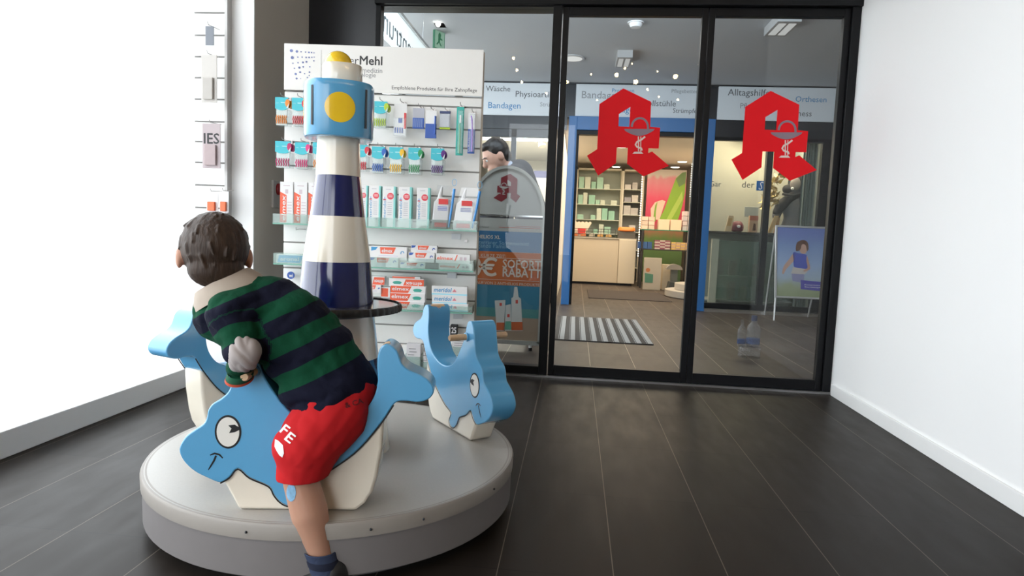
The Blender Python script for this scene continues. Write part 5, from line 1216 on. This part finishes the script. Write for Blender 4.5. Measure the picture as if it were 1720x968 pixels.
ell = [(hc, (.074, .094, .105), RM), (mp_(0, .045, -.06), (.052, .045, .055), RM), (mp_(0, .100, -.028), (.013, .020, .018), RM), (mp_(0, .094, -.008), (.010, .012, .022), RM), (mp_(.077, -.01, -.01), (.010, .020, .032), RM), (mp_(-.077, -.01, -.01), (.010, .020, .032), RM), (mp_(0, .082, .018), (.045, .014, .010), RM), (mp_(0, .088, -.066), (.024, .010, .007), RM)]
ell = [(c, tuple(q*hS for q in r3), R3) for c, r3, R3 in ell]
fused('body', caps, M_sk2, man, voxel=.008, smooth=3, ell=ell)
ell = [(mp_(0, -.018, .028), (.080, .092, .098), RM), (mp_(0, -.05, -.02), (.074, .055, .06), RM), (mp_(0, .04, .085), (.060, .045, .030), RM)]
ell = [(c, tuple(q*hS for q in r3), R3) for c, r3, R3 in ell]
fused('hair', [], mat('black_hair', (.014, .010, .009), .45, var=.3, scale=60, bump=.4), man, voxel=.006, smooth=2, ell=ell)
for s in (-1, 1):
    MB().sphere(mp_(s*.030, .083, -.002), .011, n=10).build('eye', mat('eyeball', (.75, .73, .70), .2), man, world=True); MB().sphere(mp_(s*.030, .0915, -.003), .005, n=8).build('iris', mat('iris', (.05, .03, .02), .2), man, world=True)
    k = MB().tube([mp_(s*.014, .098, .017), mp_(s*.032, .094, .022), mp_(s*.048, .082, .017)], .004, 6); k.build('eyebrow', mat('black_hair', (.014, .010, .009), .45), man, world=True)
caps = [(hpv+Vector((0, 0, .02)), .145, hpv.lerp(shc, .5), .14), (hpv.lerp(shc, .5), .14, shc, .120), (shc, .09, shl, .078), (shc, .09, shr, .078), (shl, .072, el1, .056), (el1, .055, wr1, .040), (shr, .072, el3, .056), (el3, .055, wr3, .040), (shc, .10, nk+(shc-nk)*.35, .075)]
fused('jacket', caps, mat('jacket_dark', (.030, .032, .040), .85, bump=.3), man, voxel=.010, smooth=5)
fused('trousers', [(hpv, .135, kn1, .085), (kn1, .082, an1, .062), (hpv, .135, kn2, .085), (kn2, .082, an2, .062)], mat('trousers_grey', (.03, .03, .035), .9), man, voxel=.012, smooth=4)
for a_ in (an1, an2): fused('shoe', [(a_+Vector((.03, 0, -.035)), .042, a_+Vector((-.06, 0, -.04)), .040), (a_+Vector((-.06, 0, -.04)), .04, a_+Vector((-.18, 0, -.05)), .030)], M_blk, man, voxel=.008, smooth=3)
cdir = (nk-shc).normalized(); ringtube('shirt_collar', [(nk-cdir*.055, Vector((0, 1, 0))*.078, cdir.cross(Vector((0, 1, 0))).normalized()*.075), (nk-cdir*.008, Vector((0, 1, 0))*.066, cdir.cross(Vector((0, 1, 0))).normalized()*.064), (nk-cdir*.012, Vector((0, 1, 0))*.060, cdir.cross(Vector((0, 1, 0))).normalized()*.058)], mat('shirt_pale_blue', (.45, .50, .62), .8), man)

# ================================================================== INSIDE THE SHOPS
def Q(px, py, y): p = ony(px, py, y); return p
# pharmacy counter
yc = 11.55; a = Q(956, 478, yc); b = Q(1069, 400, yc); zt = Q(1010, 401, yc).z
t = thing('pharmacy_counter', ((a.x+b.x)/2, yc, 0), 'cream pharmacy counter with a plain front seen through the middle door', 'counter')
MB().box((a.x, yc, .04), (b.x-.30, yc+.55, zt)).build('front_panel', mat('counter_cream', (.66, .56, .43), .3, coat=.3, var=.02), t, world=True, bevel=.006)
MB().box((b.x-.297, yc-.03, .04), (b.x, yc+.55, zt)).build('side_unit', mat('counter_cream2', (.70, .61, .48), .3, coat=.3, var=.02), t, world=True, bevel=.006)
MB().box((a.x+.04, yc+.04, 0), (b.x-.04, yc+.5, .04)).build('plinth', M_blk, t, world=True)
MB().box((a.x-.01, yc-.02, zt), (b.x+.01, yc+.6, zt+.02)).build('counter_top', mat('counter_top', (.5, .45, .38), .2), t, world=True)
# wire rack with snacks on the counter
def rack(x0, x1, y0, y1, yy, label, boxes, nm='wire_rack'):
    A = Q(x0, y1, yy); Bq = Q(x1, y0, yy); t = thing(nm, ((A.x+Bq.x)/2, yy, zt+.02), label, 'rack'); k = MB(); zb = zt+.026
    for i in range(4): z = zb+(Bq.z-zb)*i/3; k.box((A.x, yy, z-.004), (Bq.x, yy+.006, z+.004)); k.box((A.x, yy+.2, z-.004), (Bq.x, yy+.206, z+.004))
    n = max(3, int((Bq.x-A.x)/.12))
    for i in range(n+1): x = A.x+(Bq.x-A.x)*i/n; k.box((x-.003, yy, zb), (x+.003, yy+.206, zb+.004)); k.box((x-.004, yy, zb), (x+.004, yy+.006, Bq.z))
    k.build('wire_frame', mat('rack_wire', (.12, .12, .11), .4, .5), t, world=True); return A, Bq, zb
A, Bq, zb = rack(960, 1034, 386, 399, yc+.06, 'low dark wire rack with small packs at the left of the counter', 0)
Rn = random.Random(5)
for i, c in enumerate(((.70,.20,.06),(.72,.22,.08),(.55,.50,.42),(.78,.42,.12),(.75,.45,.15))):
    x = A.x+.06+i*.15; t = thing('snack_pack', (x, yc+.14, zb+.0052), f'small {("orange","dark orange","beige","amber","yellow")[i]} pack in the wire rack on the counter', 'pack', group='packs in the wire rack')
    MB().prism([(-.05, 0), (.05, 0), (.048, .03+.02*Rn.random()), (.01, .055), (-.045, .04)], -.05, .04).build('pouch', mat(f'snack_{i}', c, .4, emit=0), t, bevel=.004)
t = thing('display_bag', (Q(985, 385, yc+.2).x, yc+.38, zt+.02), 'paper bag with a ruffled white top and red label on the counter rack', 'bag')
zz0 = Q(985, 391, yc+.2).z; zz1 = Q(985, 373, yc+.2).z; x0_, x1_ = Q(963, 380, yc+.2).x-t.location.x, Q(994, 380, yc+.2).x-t.location.x
rf = [(x0_+.05, zz0-zt-.02), (x1_-.10, zz0-zt-.02)]+[(x1_-(x1_-x0_)*i/10, zz1-zt-.02+(.012 if i % 2 else -.012)) for i in range(11)]
MB().prism(rf, -.06, .06).build('ruffled_wrap', mat('wrap_cream', (.78, .66, .55), .7), t, bevel=.004); MB().prism([(x0_+.09, zz0-zt-.05), (x0_+.22, zz0-zt-.05), (x0_+.23, zz0-zt+.06), (x0_+.08, zz0-zt+.06)], -.066, -.060).build('red_label', M_pr, t)
MB().box((x0_+.05, -.06, 0), (x1_-.1, .06, zz0-zt-.02)).build('bag_box', mat('bag_beige', (.5, .42, .34), .7), t)
t = thing('orange_tray', (Q(1053, 388, yc+.1).x, yc+.2, Q(1053, 389, yc+.1).z), 'bright orange rounded tray on a dark box at the right of the counter', 'tray')
MB().lathe([(.13, 0), (.155, .015), (.15, .05), (.13, .075), (.11, .06)], n=32, sup=3.2).build('tray_body', mat('tray_orange', (.80, .20, .03), .35), t, smooth=True); 
bb = thing('dark_box', (t.location.x, yc+.2, zt+.02), 'dark grey stand under the orange tray on the counter', 'box'); MB().box((-.15, -.12, 0), (.15, .12, t.location.z-zt-.022)).build('box_body', mat('box_dark', (.10, .09, .08), .5), bb, bevel=.004)

# tall shelving behind the counter, filled with boxes
def shelving(name, px0, px1, py_top, yy, rows, label, boxcols, seed, fill=.7, back=(.46, .50, .44), bw=.10, sidew=.03):
    a = Q(px0, 400, yy); b = Q(px1, 400, yy); zt_ = Q((px0+px1)/2, py_top, yy).z; dp = .35
    t = thing(name, ((a.x+b.x)/2, yy, 0), label, 'shelf'); k = MB()
    k.box((a.x, yy, 0), (a.x+sidew, yy+dp, zt_)); k.box((b.x-sidew, yy, 0), (b.x, yy+dp, zt_)); k.box((a.x, yy, zt_-.03), (b.x, yy+dp, zt_)); k.build('side_panels', mat('shelf_frame_beige', (.66, .62, .52), .5), t, world=True)
    MB().box((a.x, yy+dp, 0), (b.x, yy+dp+.02, zt_)).build('back_panel', mat(name+'_back', back, .6), t, world=True)
    zs2 = [Q((px0+px1)/2, r, yy).z for r in rows]
    for z in zs2: MB().box((a.x+sidew, yy+.005, z-.012), (b.x-sidew, yy+dp, z)).build('shelf_board', mat('shelf_board', (.62, .64, .56), .4), t, world=True)
    R = random.Random(seed); out = []
    for ri, z in enumerate(zs2):
        ztop = (zs2[ri-1] if ri else zt_-.05)-.03
        x = a.x+sidew+.02
        while x < b.x-sidew-bw:
            w_ = bw*R.uniform(.8, 1.25)
            if R.random() < fill and x+w_ < b.x-sidew-.005:
                n = R.randint(2, 5); h = .044; zz = z+.0015; c = R.choice(boxcols)
                for q_ in range(n):
                    if zz+h > ztop: break
                    out.append((x, zz, w_, h, c)); zz += h+.001
            x += w_+R.uniform(.006, .03)
    return t, out, yy
bxm = {}
def box_copies(out, yy, labf, group, dp=.20):
    for (x, z, w_, h, c) in out:
        kk = (round(w_, 2), c)
        if kk not in bxm:
            mbx = MB().box((-w_/2, 0, 0), (w_/2, dp, h)); mbx.box((-w_/2+.004, -.0006, h*.35), (w_/2-.02, 0, h*.65), mat('box_print', (.55, .60, .52), .5)); 
            me_o = MB(); o = MB().box((-kk[0]/2, 0, 0), (kk[0]/2, dp, h)).build('medicine_box', mat(f'mbox_{c}', c, .45, var=.08), None); bpy.context.scene.collection.objects.unlink(o); bxm[kk] = o
        o = bxm[kk].copy(); COL.objects.link(o); o.name = 'medicine_box'; o.location = (x+w_/2, yy+.03, z); tag(o, labf(c), 'box', group)
mint = ((.30,.56,.44), (.36,.60,.48), (.60,.66,.56)); greyb = ((.46,.44,.42), (.56,.53,.50), (.30,.29,.33))
cn_ = {mint[0]: 'mint green', mint[1]: 'pale mint', mint[2]: 'whitish green', greyb[0]: 'grey', greyb[1]: 'pale grey', greyb[2]: 'slate'}
t, out, yy = shelving('wall_shelf', 964, 1041, 283, 12.9, (317, 343.5, 369, 392, 420, 450), 'tall pale shelf with mint boxes behind the left of the counter', mint, 11, .75)
box_copies(out, yy, lambda c: f'{cn_[c]} medicine box stacked in the tall shelf behind the left of the counter', 'boxes in the left pharmacy shelf')
t, out, yy = shelving('narrow_shelf', 1041, 1077, 285, 12.85, (318, 339.5, 361, 390, 420, 450), 'narrow shelf with grey boxes next to the pink flower poster', greyb, 5, .85, (.34, .34, .32), .11)
box_copies(out, yy, lambda c: f'{cn_[c]} medicine box stacked in the narrow shelf beside the flower poster', 'boxes in the narrow pharmacy shelf')
# LED strings
for px0, py0, px1, py1, lab in ((1079, 297, 1070, 430, 'dotted strip of small lights at the edge of the narrow shelf'), (1163, 272, 1158, 330, 'dotted strip of small lights at the right of the flower poster')):
    a = Q(px0, py0, 12.6); b = Q(px1, py1, 12.6); t = thing('led_strip', a, lab, 'light strip'); n = 34 if py1 > 400 else 16
    k = MB(); 
    MB().box((a.x-.004, 12.61, 0), (a.x+.004, 12.62, a.z)).build('strip_backing', M_beige, t, world=True)
    for i in range(n): k.sphere((a.x, 12.600, a.z+(b.z-a.z)*i/(n-1)), .010, n=6)
    k.build('diodes', lamp('led', (1, .95, .85), 9), t, world=True)['kind'] = 'stuff'
# large flower picture
yp = 12.8; a = Q(1082, 398, yp); b = Q(1154, 286, yp); t = thing('flower_poster', ((a.x+b.x)/2, yp, 0), 'large pink picture with a white flower and broad green leaf inside the pharmacy', 'picture')
MB().box((a.x, yp, .0), (b.x, yp+.03, b.z)).build('picture_print', grad_mat('flower_pink', [(.0, (.05,.10,.04)), (.45, (.10,.18,.05)), (.62, (.50,.04,.09)), (.80, (.62,.06,.13)), (.97, (.62,.22,.26)), (1.06, (.55,.48,.42))], 0, 1, .12), t, world=True)
q = lambda L, y: [(Q(x, z, yp).x, y, Q(x, z, yp).z) for x, z in L]
Z5 = lambda x, y: (1060+x/7.446, 270+y/7.446)
for nm, L, c, yy in (('printed_leaf', [(350,740),(420,600),(500,380),(560,220),(640,150),(690,140),(672,400),(640,560),(600,700),(585,740)], (.24,.42,.04), yp-.004), ('printed_leaf_light', [(440,740),(520,590),(640,380),(645,480),(560,640),(500,740)], (.40,.55,.10), yp-.006), ('printed_leaf_edge', [(560,230),(640,150),(690,140),(680,280),(600,330)], (.14,.24,.08), yp-.007), ('printed_petal', [(250,740),(245,600),(300,520),(390,490),(430,510),(400,600),(355,740)], (.72,.52,.42), yp-.005), ('printed_stem', [(270,760),(300,560),(330,510),(310,640),(305,760)], (.20,.36,.05), yp-.008)):
    MB().add(q([Z5(*p) for p in L], yy), [tuple(range(len(L)))]).build(nm, mat(nm, c, .4, var=.08), t, world=True)
# sales table with rows of books and cartons
yt = 11.2; a = Q(1070, 424, yt); b = Q(1162, 386, yt); z1 = Q(1110, 419, yt).z; z2 = Q(1110, 386, yt).z
t = thing('sales_shelf', ((a.x+b.x)/2, yt, 0), 'two-tier dark sales shelf with rows of small boxes in front of the flower picture', 'shelf')
a.x += .06
MB().box((a.x, yt, z1-.02), (b.x+.02, yt+.4, z1)).build('lower_board', mat('board_dark', (.035, .03, .028), .4), t, world=True); MB().box((a.x, yt+.05, z2-.015), (b.x+.02, yt+.4, z2)).build('upper_board', mat('board_green_glass', (.03, .22, .14), .2), t, world=True)
for x in (a.x+.02, b.x-.02):
    for y in (yt+.03, yt+.37): MB().box((x-.015, y-.015, 0), (x+.015, y+.015, z2-.015)).build('leg', mat('board_dark', (.035, .03, .028), .4), t, world=True)
def small_boxes(px0, px1, n, rows, cols, y, zb, w, h, lab, grp):
    for i in range(n):
        x = Q(px0+(px1-px0)*i/max(1, n-1), 400, y).x
        for r_ in range(rows):
            o = MB().box((-w/2, 0, 0), (w/2, .16, h*.9)).build('small_box', mat(f'sb_{cols[(i+r_)%len(cols)]}', cols[(i+r_) % len(cols)], .4), None); o.location = (x, y, zb+.001+r_*(h)); tag(o, lab, 'box', grp)
small_boxes(1076, 1092, 3, 1, ((.04,.10,.30),(.06,.14,.34),(.05,.11,.28)), yt+.06, z1, .075, .13, 'blue upright box at the left end of the lower sales shelf', 'blue boxes on the sales shelf')
small_boxes(1105, 1122, 3, 6, ((.62,.50,.46),(.30,.10,.14)), yt+.06, z1, .088, .026, 'thin white and maroon box in the middle of the lower sales shelf', 'white boxes on the sales shelf')
small_boxes(1132, 1156, 4, 5, ((.75,.50,.16),(.60,.40,.30)), yt+.06, z1, .075, .026, 'thin yellow box at the right of the lower sales shelf', 'yellow boxes on the sales shelf')
small_boxes(1114, 1134, 2, 1, ((.85,.62,.45),), yt+.15, z2, .185, .20, 'bright cream carton standing on the upper sales shelf', 'cream cartons on the sales shelf')
small_boxes(1082, 1093, 2, 3, ((.80,.60,.48),(.70,.52,.42)), yt+.15, z2, .10, .075, 'small cream carton in the stepped stack at the left of the upper sales shelf', 'stepped cartons on the sales shelf')
small_boxes(1149, 1157, 2, 4, ((.52,.46,.48),(.60,.50,.50)), yt+.15, z2, .072, .085, 'pale mauve carton at the right end of the upper sales shelf', 'mauve cartons on the sales shelf')
# low advertisement boards by the table
a = Q(1080, 475, 10.9); b = Q(1112, 434, 10.9); t = thing('floor_display_board', ((a.x+b.x)/2, 10.9, 0), 'pale board with a small orange and green print standing under the sales shelf', 'board')
MB().box((a.x, 10.9, 0), (b.x, 10.94, b.z)).build('board_panel', mat('board_pale', (.52, .46, .38), .5), t, world=True, bevel=.004)
k = MB(); k.prism([(a.x+.03, .12), (a.x+.16, .12), (a.x+.16, .26), (a.x+.02, .28)], 10.896, 10.899); k.build('green_print', mat('pr_green', (.10, .26, .18), .5), t, world=True); k = MB(); disc(k, a.x+.07, .33, .035, .035, 10.899); k.build('orange_print', mat('pr_orange', (.55, .20, .08), .5), t, world=True)
a = Q(1112, 475, 11.0); b = Q(1127, 445, 11.0); t = thing('cream_carton', ((a.x+b.x)/2, 11.0, 0), 'cream carton on the floor next to the pale board', 'box'); MB().box((a.x, 11.0, 0), (b.x, 11.2, b.z)).build('carton', mat('carton_cream', (.60, .50, .36), .5), t, world=True, bevel=.004)
a = Q(1122, 477, 10.7); b = Q(1146, 436, 10.7); t = thing('weighing_scale', ((a.x+b.x)/2, 10.8, 0), 'dark grey pedestal scale standing right of the cream carton', 'scale'); cx = (a.x+b.x)/2
MB().prism([(a.x, 0), (b.x, 0), (b.x-.03, .16), (a.x+.03, .16)], 10.7, 10.95).build('foot', mat('scale_dark', (.06, .07, .07), .4), t, world=True, bevel=.006); MB().box((cx-.05, 10.8, .16), (cx+.06, 10.88, .36)).build('column', mat('scale_mid', (.12, .13, .12), .4), t, world=True); MB().prism([(cx+.13*cos(w_), .36+.09*sin(w_)) for w_ in [pi*i/12 for i in range(13)]], 10.76, 10.92).build('head', mat('scale_grey', (.28, .25, .22), .4), t, world=True)
MB().box((a.x+.06, 10.695, .012), (b.x-.04, 10.699, .035)).build('pale_strip', M_white, t, world=True)
# curved white podium at right of the portal
t = thing('curved_podium', (2.05, 9.9, 0), 'low curved white podium at the right edge inside the portal', 'podium')
MB().lathe([(.62, 0), (.66, .01), (.66, .10), (.58, .105)], n=64).build('lower_step', mat('podium_white', (.50, .47, .43), .4), t, smooth=True); MB().lathe([(.5, .105), (.52, .11), (.52, .20), (.1, .205)], n=64).build('upper_step', mat('podium_white', (.50, .47, .43), .4), t, smooth=True)
# downlights in the pharmacy ceiling
for px, py, zc_ in ((1045, 247, 0), (1146, 272, 0), (1134, 281, 0), (1032, 285, 0)):
    q2 = onz(px, py, 2.29); q2.y = min(q2.y, 13.5); t = thing('shop_downlight', (q2.x, q2.y, 2.3), 'round bright downlight in the pharmacy ceiling', 'ceiling lamp', group='pharmacy ceiling downlights')
    MB().lathe([(.085, -.012), (.10, -.01), (.105, 0)], n=24).build('trim_ring', M_white, t, smooth=True); MB().lathe([(.005, -.016), (.08, -.016), (.085, -.01)], n=24).build('diffuser', lamp('downlight_on', (1, .90, .72), 7), t)
# bright back shelving of the left shop
t, out, yy = shelving('left_shop_shelf', 815, 930, 250, 12.6, (300, 345, 390, 430), 'cream shelf seen through the window of the bright shop on the left', ((.62,.55,.45),), 4, .0, (.70, .66, .56), .1)
# a lamp cluster and curtain inside the left shop
p = Q(905, 236, 10.2); t = thing('shop_spotlight', (p.x, 10.2, 2.3), 'pair of white spotlights inside the bright shop on the left', 'ceiling lamp')
MB().tube([(p.x-.06, 10.2, 2.3), (p.x-.06, 10.2, p.z+.06)], .012, 8).build('stem', M_white, t, world=True); MB().tube([(p.x-.14, 10.2, p.z+.10), (p.x, 10.16, p.z+.02)], [.035, .055], 14).build('lamp_head', M_white, t, world=True); MB().tube([(p.x+.02, 10.2, p.z+.06), (p.x+.06, 10.15, p.z-.10)], [.04, .06], 14).build('lamp_head', mat('lamp_cream', (.7, .6, .5), .4), t, world=True); MB().sphere((p.x-.15, 10.19, p.z+.11), .03, n=10).build('bulb', lamp('spot_bulb', (1, .93, .82), 14), t, world=True)
p = Q(908, 293, 9.6); t = thing('violet_carton', (p.x, 9.6, 0), 'pale counter with a dark violet screen in the bright shop on the left', 'counter'); MB().box((p.x-.25, 9.6, 0), (-.32, 9.9, p.z-.05)).build('counter_block', mat('counter_white', (.70, .66, .60), .4), t, world=True, bevel=.005); MB().box((p.x-.10, 9.6, p.z-.05), (p.x+.09, 9.62, p.z+.05)).build('screen', mat('screen_violet', (.10, .09, .20), .3), t, world=True)

# ================================================================== RIGHT DISPLAY WINDOW
yb = 8.55
tb = thing('display_bench', (2.4, yb, 0), 'long glass-fronted display bench behind the right shop window', 'bench')
xa_, xb_ = 1.68, 3.35; zb = Q(1250, 390, yb).z
MB().box((xa_, yb, zb-.03), (xb_, yb+.5, zb)).build('bench_top', mat('bench_top_dark', (.06, .055, .05), .3), tb, world=True, bevel=.004)
MB().box((xa_+.12, yb+.02, .10), (xb_, yb+.03, zb-.12)).build('bench_glass', glassmat('bench_glass', (.70, .78, .72), .8, .30, (.42, .50, .42)), tb, world=True)
MB().box((xa_+.08, yb, .05), (xa_+.17, yb+.05, zb-.10)).build('bench_post', mat('post_cream', (.60, .57, .45), .5), tb, world=True)
MB().box((xa_, yb+.45, .0), (xb_, yb+.5, zb-.03)).build('bench_back', mat('bench_back', (.36, .38, .33), .6), tb, world=True)
MB().box((xa_, yb+.05, .08), (xb_, yb+.45, .10)).box((xa_+.2, yb+.15, .40), (xb_, yb+.45, .41)).build('bench_shelf', mat('bench_shelf', (.5, .5, .45), .5), tb, world=True)
Rn = random.Random(9); nmc = [('pale green', (.36,.50,.40)), ('terracotta', (.45,.18,.12)), ('white', (.60,.60,.56)), ('dark green', (.12,.26,.18)), ('ochre', (.50,.36,.14)), ('mauve', (.38,.24,.28))]
for lv, zz in (('lower', .101), ('upper', .411)):
    for i in range(9):
        x = xa_+.26+i*.155; nm_, c = nmc[Rn.randint(0, 5)]; h = Rn.uniform(.11, .24)
        o = MB().box((-.045, 0, 0), (.045, .08, h)).build('care_product', mat('care_'+nm_, c, .45), None, bevel=.006); o.location = (x, yb+.2+.03*Rn.random(), zz); tag(o, f'{nm_} product box on the {lv} tier inside the glass-fronted bench', 'box', f'products on the {lv} tier of the bench')
def onb(px0, py0, px1, py1, yy): A = Q(px0, py1, yy); B2 = Q(px1, py0, yy); return A, B2
A, B2 = onb(1218, 363, 1234, 388, 8.62); t = thing('leaning_book', ((A.x+B2.x)/2, 8.65, zb+.001), 'warm-lit cream book leaning on a small block at the left of the bench', 'book')
w_ = B2.x-A.x; h = B2.z-zb; MB().prism([(-w_*.5, 0), (w_*.25, 0), (w_*.5, h), (-w_*.15, h)], -.012, .012).build('cover', mat('cover_cream', (.72, .52, .32), .5), t, bevel=.002); MB().prism([(-w_*.3, h*.35), (w_*.15, h*.35), (w_*.28, h*.85), (-w_*.1, h*.85)], -.0135, -.012).build('cover_print', mat('cover_print', (.62, .36, .14), .5), t)
t = thing('patterned_pouch', (Q(1239, 380, 8.7).x, 8.72, zb+.001), 'small dark red and blue rounded pouch on the bench', 'pouch'); MB().lathe([(.05, 0), (.075, .02), (.08, .07), (.06, .12), (.03, .14)], n=24, sup=2.6).build('pouch_body', mat('pouch_dark_red', (.16, .03, .05), .5, var=.4, scale=40), t, smooth=True); MB().sphere((0, -.075, .07), .02, n=10, sc=(1.3, .4, 1)).build('white_patch', M_pw, t)
A, B2 = onb(1258, 363, 1274, 388, 8.62); t = thing('gift_box', ((A.x+B2.x)/2, 8.65, zb+.001), 'upright salmon and cream box with a dark figure on the bench', 'box'); w_ = B2.x-A.x; h = B2.z-zb
MB().box((-w_/2, -.03, 0), (w_/2, .03, h)).build('carton', mat('carton_salmon', (.70, .42, .26), .5), t, bevel=.003); MB().box((-w_/2, -.0312, h*.72), (w_/2, -.030, h)).build('top_band', mat('band_coral', (.62, .20, .13), .5), t); MB().prism([(-.01, h*.1), (.03, h*.12), (.025, h*.5), (.0, h*.55)], -.0315, -.030).build('figure_print', mat('figure_brown', (.14, .06, .03), .5), t)
A, B2 = onb(1289, 363, 1312, 391, 8.62); t = thing('leaning_cards', ((A.x+B2.x)/2, 8.65, zb+.001), 'pair of bright wooden-toned cards leaning like a tent on the bench', 'card'); w_ = B2.x-A.x; h = B2.z-zb
MB().prism([(-w_/2, 0), (-w_*.2, 0), (w_*.35, h), (w_*.0, h)], -.03, -.01).build('front_card', mat('card_amber', (.75, .48, .22), .5), t, bevel=.002); MB().prism([(w_*.05, 0), (w_*.4, 0), (w_*.5, h*.9), (w_*.25, h*.9)], .0, .02).build('rear_card', mat('card_amber2', (.62, .36, .16), .5), t, bevel=.002)
A, B2 = onb(1252, 348, 1276, 364, 8.8); t = thing('grey_tablet', ((A.x+B2.x)/2, 8.85, zb+.001), 'pale grey screen standing on a foot behind the gift box', 'screen'); MB().box((A.x-t.location.x, 0, A.z-zb), (B2.x-t.location.x, .02, B2.z-zb)).build('screen_panel', mat('screen_grey', (.40, .43, .42), .3), t, bevel=.003); MB().box((-.02, .005, 0), (.02, .02, A.z-zb)).box((-.06, -.04, 0), (.06, .05, .006)).build('foot', M_steel, t)
# golden paper decoration
t = thing('golden_garland', (Q(1300, 300, 8.62).x, 8.62, Q(1300, 290, 8.62).z), 'crumpled golden paper garland hanging left of the mannequin', 'garland'); Rn = random.Random(2); k = MB()
gp = [Q(*p, 8.62) for p in [(1320,290),(1312,298),(1304,305),(1298,316),(1302,328),(1292,322),(1288,334),(1300,338),(1285,345)]]
for i in range(110):
    c = gp[Rn.randint(0, len(gp)-1)]+Vector((Rn.uniform(-.05, .05), Rn.uniform(-.05, .05), Rn.uniform(-.05, .05))); u_ = Vector((Rn.uniform(-1, 1), Rn.uniform(-1, 1), Rn.uniform(-1, 1))).normalized()*.04; v_ = Vector((Rn.uniform(-1, 1), Rn.uniform(-1, 1), Rn.uniform(-1, 1))).normalized()*.035
    k.add([c-u_-v_, c+u_-v_*.4, c+u_*.6+v_, c-u_*.7+v_*.8], [(0, 1, 2), (0, 2, 3)])
k.build('paper_leaves', mat('gold_paper', (.55, .40, .13), .35, .5, var=.3), t, world=True)
MB().tube([(t.location.x, 8.62, t.location.z), (t.location.x, 8.62, 2.3)], .002, 5).build('thread', M_blk, t, world=True)
# mannequin torso in a dark hooded scarf and grey sports top
ym = 8.85; g = lambda x, y, dy=0: ony(x, y, ym+dy); tm = thing('mannequin', (g(1330, 400).x, ym, zb+.001), 'headless-looking mannequin bust with a black hood and grey top behind the right window', 'mannequin')
cN, cC, cW, cH = g(1336, 326), g(1331, 348), g(1332, 366), g(1330, 382)
body_caps = [(cN, .055, cC, .125), (cC, .125, cW, .115), (cW, .115, cH, .14), (cC+Vector((-.06, 0, .03)), .08, g(1309, 350, .0), .060), (g(1309, 350), .060, g(1304, 362, -.05), .055)]
fused('torso', body_caps, mat('grey_knit', (.15, .15, .165), .9, bump=.3), tm, voxel=.012, smooth=4)
fused('shoulder_drape', [(cN+Vector((-.02, -.03, -.02)), .07, g(1312, 345, -.05), .075), (g(1312, 345, -.05), .075, g(1304, 357, -.06), .050)], mat('black_cloth', (.012, .011, .012), .8), tm, voxel=.012, smooth=4)
fused('hood', [(g(1338, 305, .03), .105, g(1336, 318, .03), .10), (g(1322, 318), .06, g(1345, 322), .07)], mat('black_cloth', (.012, .011, .012), .8), tm, voxel=.010, smooth=4)
MB().sphere(g(1336, 309, -.075), .075, n=20, sc=(.9, .5, 1.15)).build('head_form', mat('head_grey', (.30, .26, .25), .5), tm, world=True, smooth=True)
MB().sphere(g(1331, 317, -.115), .02, n=10).build('white_patch', M_pw, tm, world=True); MB().tube([g(1314, 326, -.08), g(1330, 329, -.13), g(1346, 325, -.08)], .016, 8).build('collar_band', M_blk, tm, world=True)
fused('skirt_form', [(cH+Vector((0,0,.04)), .11, cH+Vector((0,0,.03)), .11)], mat('pale_grey_knit', (.34, .35, .33), .9), tm, voxel=.012, smooth=3)
# backing of the display window
MB_ = MB().box((1.62, 9.25, 0), (x9+.02, 9.28, 2.28)); o = MB_.build('wall_display_back', mat('display_back', (.46, .44, .37), .7, var=.12, scale=3), None); o['kind'] = 'structure'
o = MB().box((x9+.05, YF+.1, 0), (x9+.10, 10.6, 2.28)).build('wall_display_side', mat('display_side', (.30, .33, .31), .6), None); o['kind'] = 'structure'
p = Q(1362, 300, 8.4); t = thing('grey_curtain', (p.x, 8.4, 0), 'narrow greenish grey curtain at the right of the shop window', 'curtain')
k = MB(); n = 24; x0_, x1_ = Q(1347, 300, 8.4).x, Q(1376, 300, 8.4).x; ptsA = [(x0_+(x1_-x0_)*i/n, 8.4+.02*sin(i*1.7)) for i in range(n+1)]
vs = [(x, y, .02) for x, y in ptsA]+[(x, y, 2.24) for x, y in ptsA]+[(x, y+.006, .02) for x, y in ptsA]+[(x, y+.006, 2.24) for x, y in ptsA]; n1 = n+1
k.add(vs, [(i, i+1, n1+i+1, n1+i) for i in range(n)]+[(2*n1+i+1, 2*n1+i, 3*n1+i, 3*n1+i+1) for i in range(n)]); k.build('cloth', mat('curtain_grey', (.26, .30, .28), .8), t, world=True, smooth=True)
MB().tube([(x0_-.03, 8.4, 2.25), (x1_+.03, 8.4, 2.25)], .01, 8).build('rail', M_steel, t, world=True)
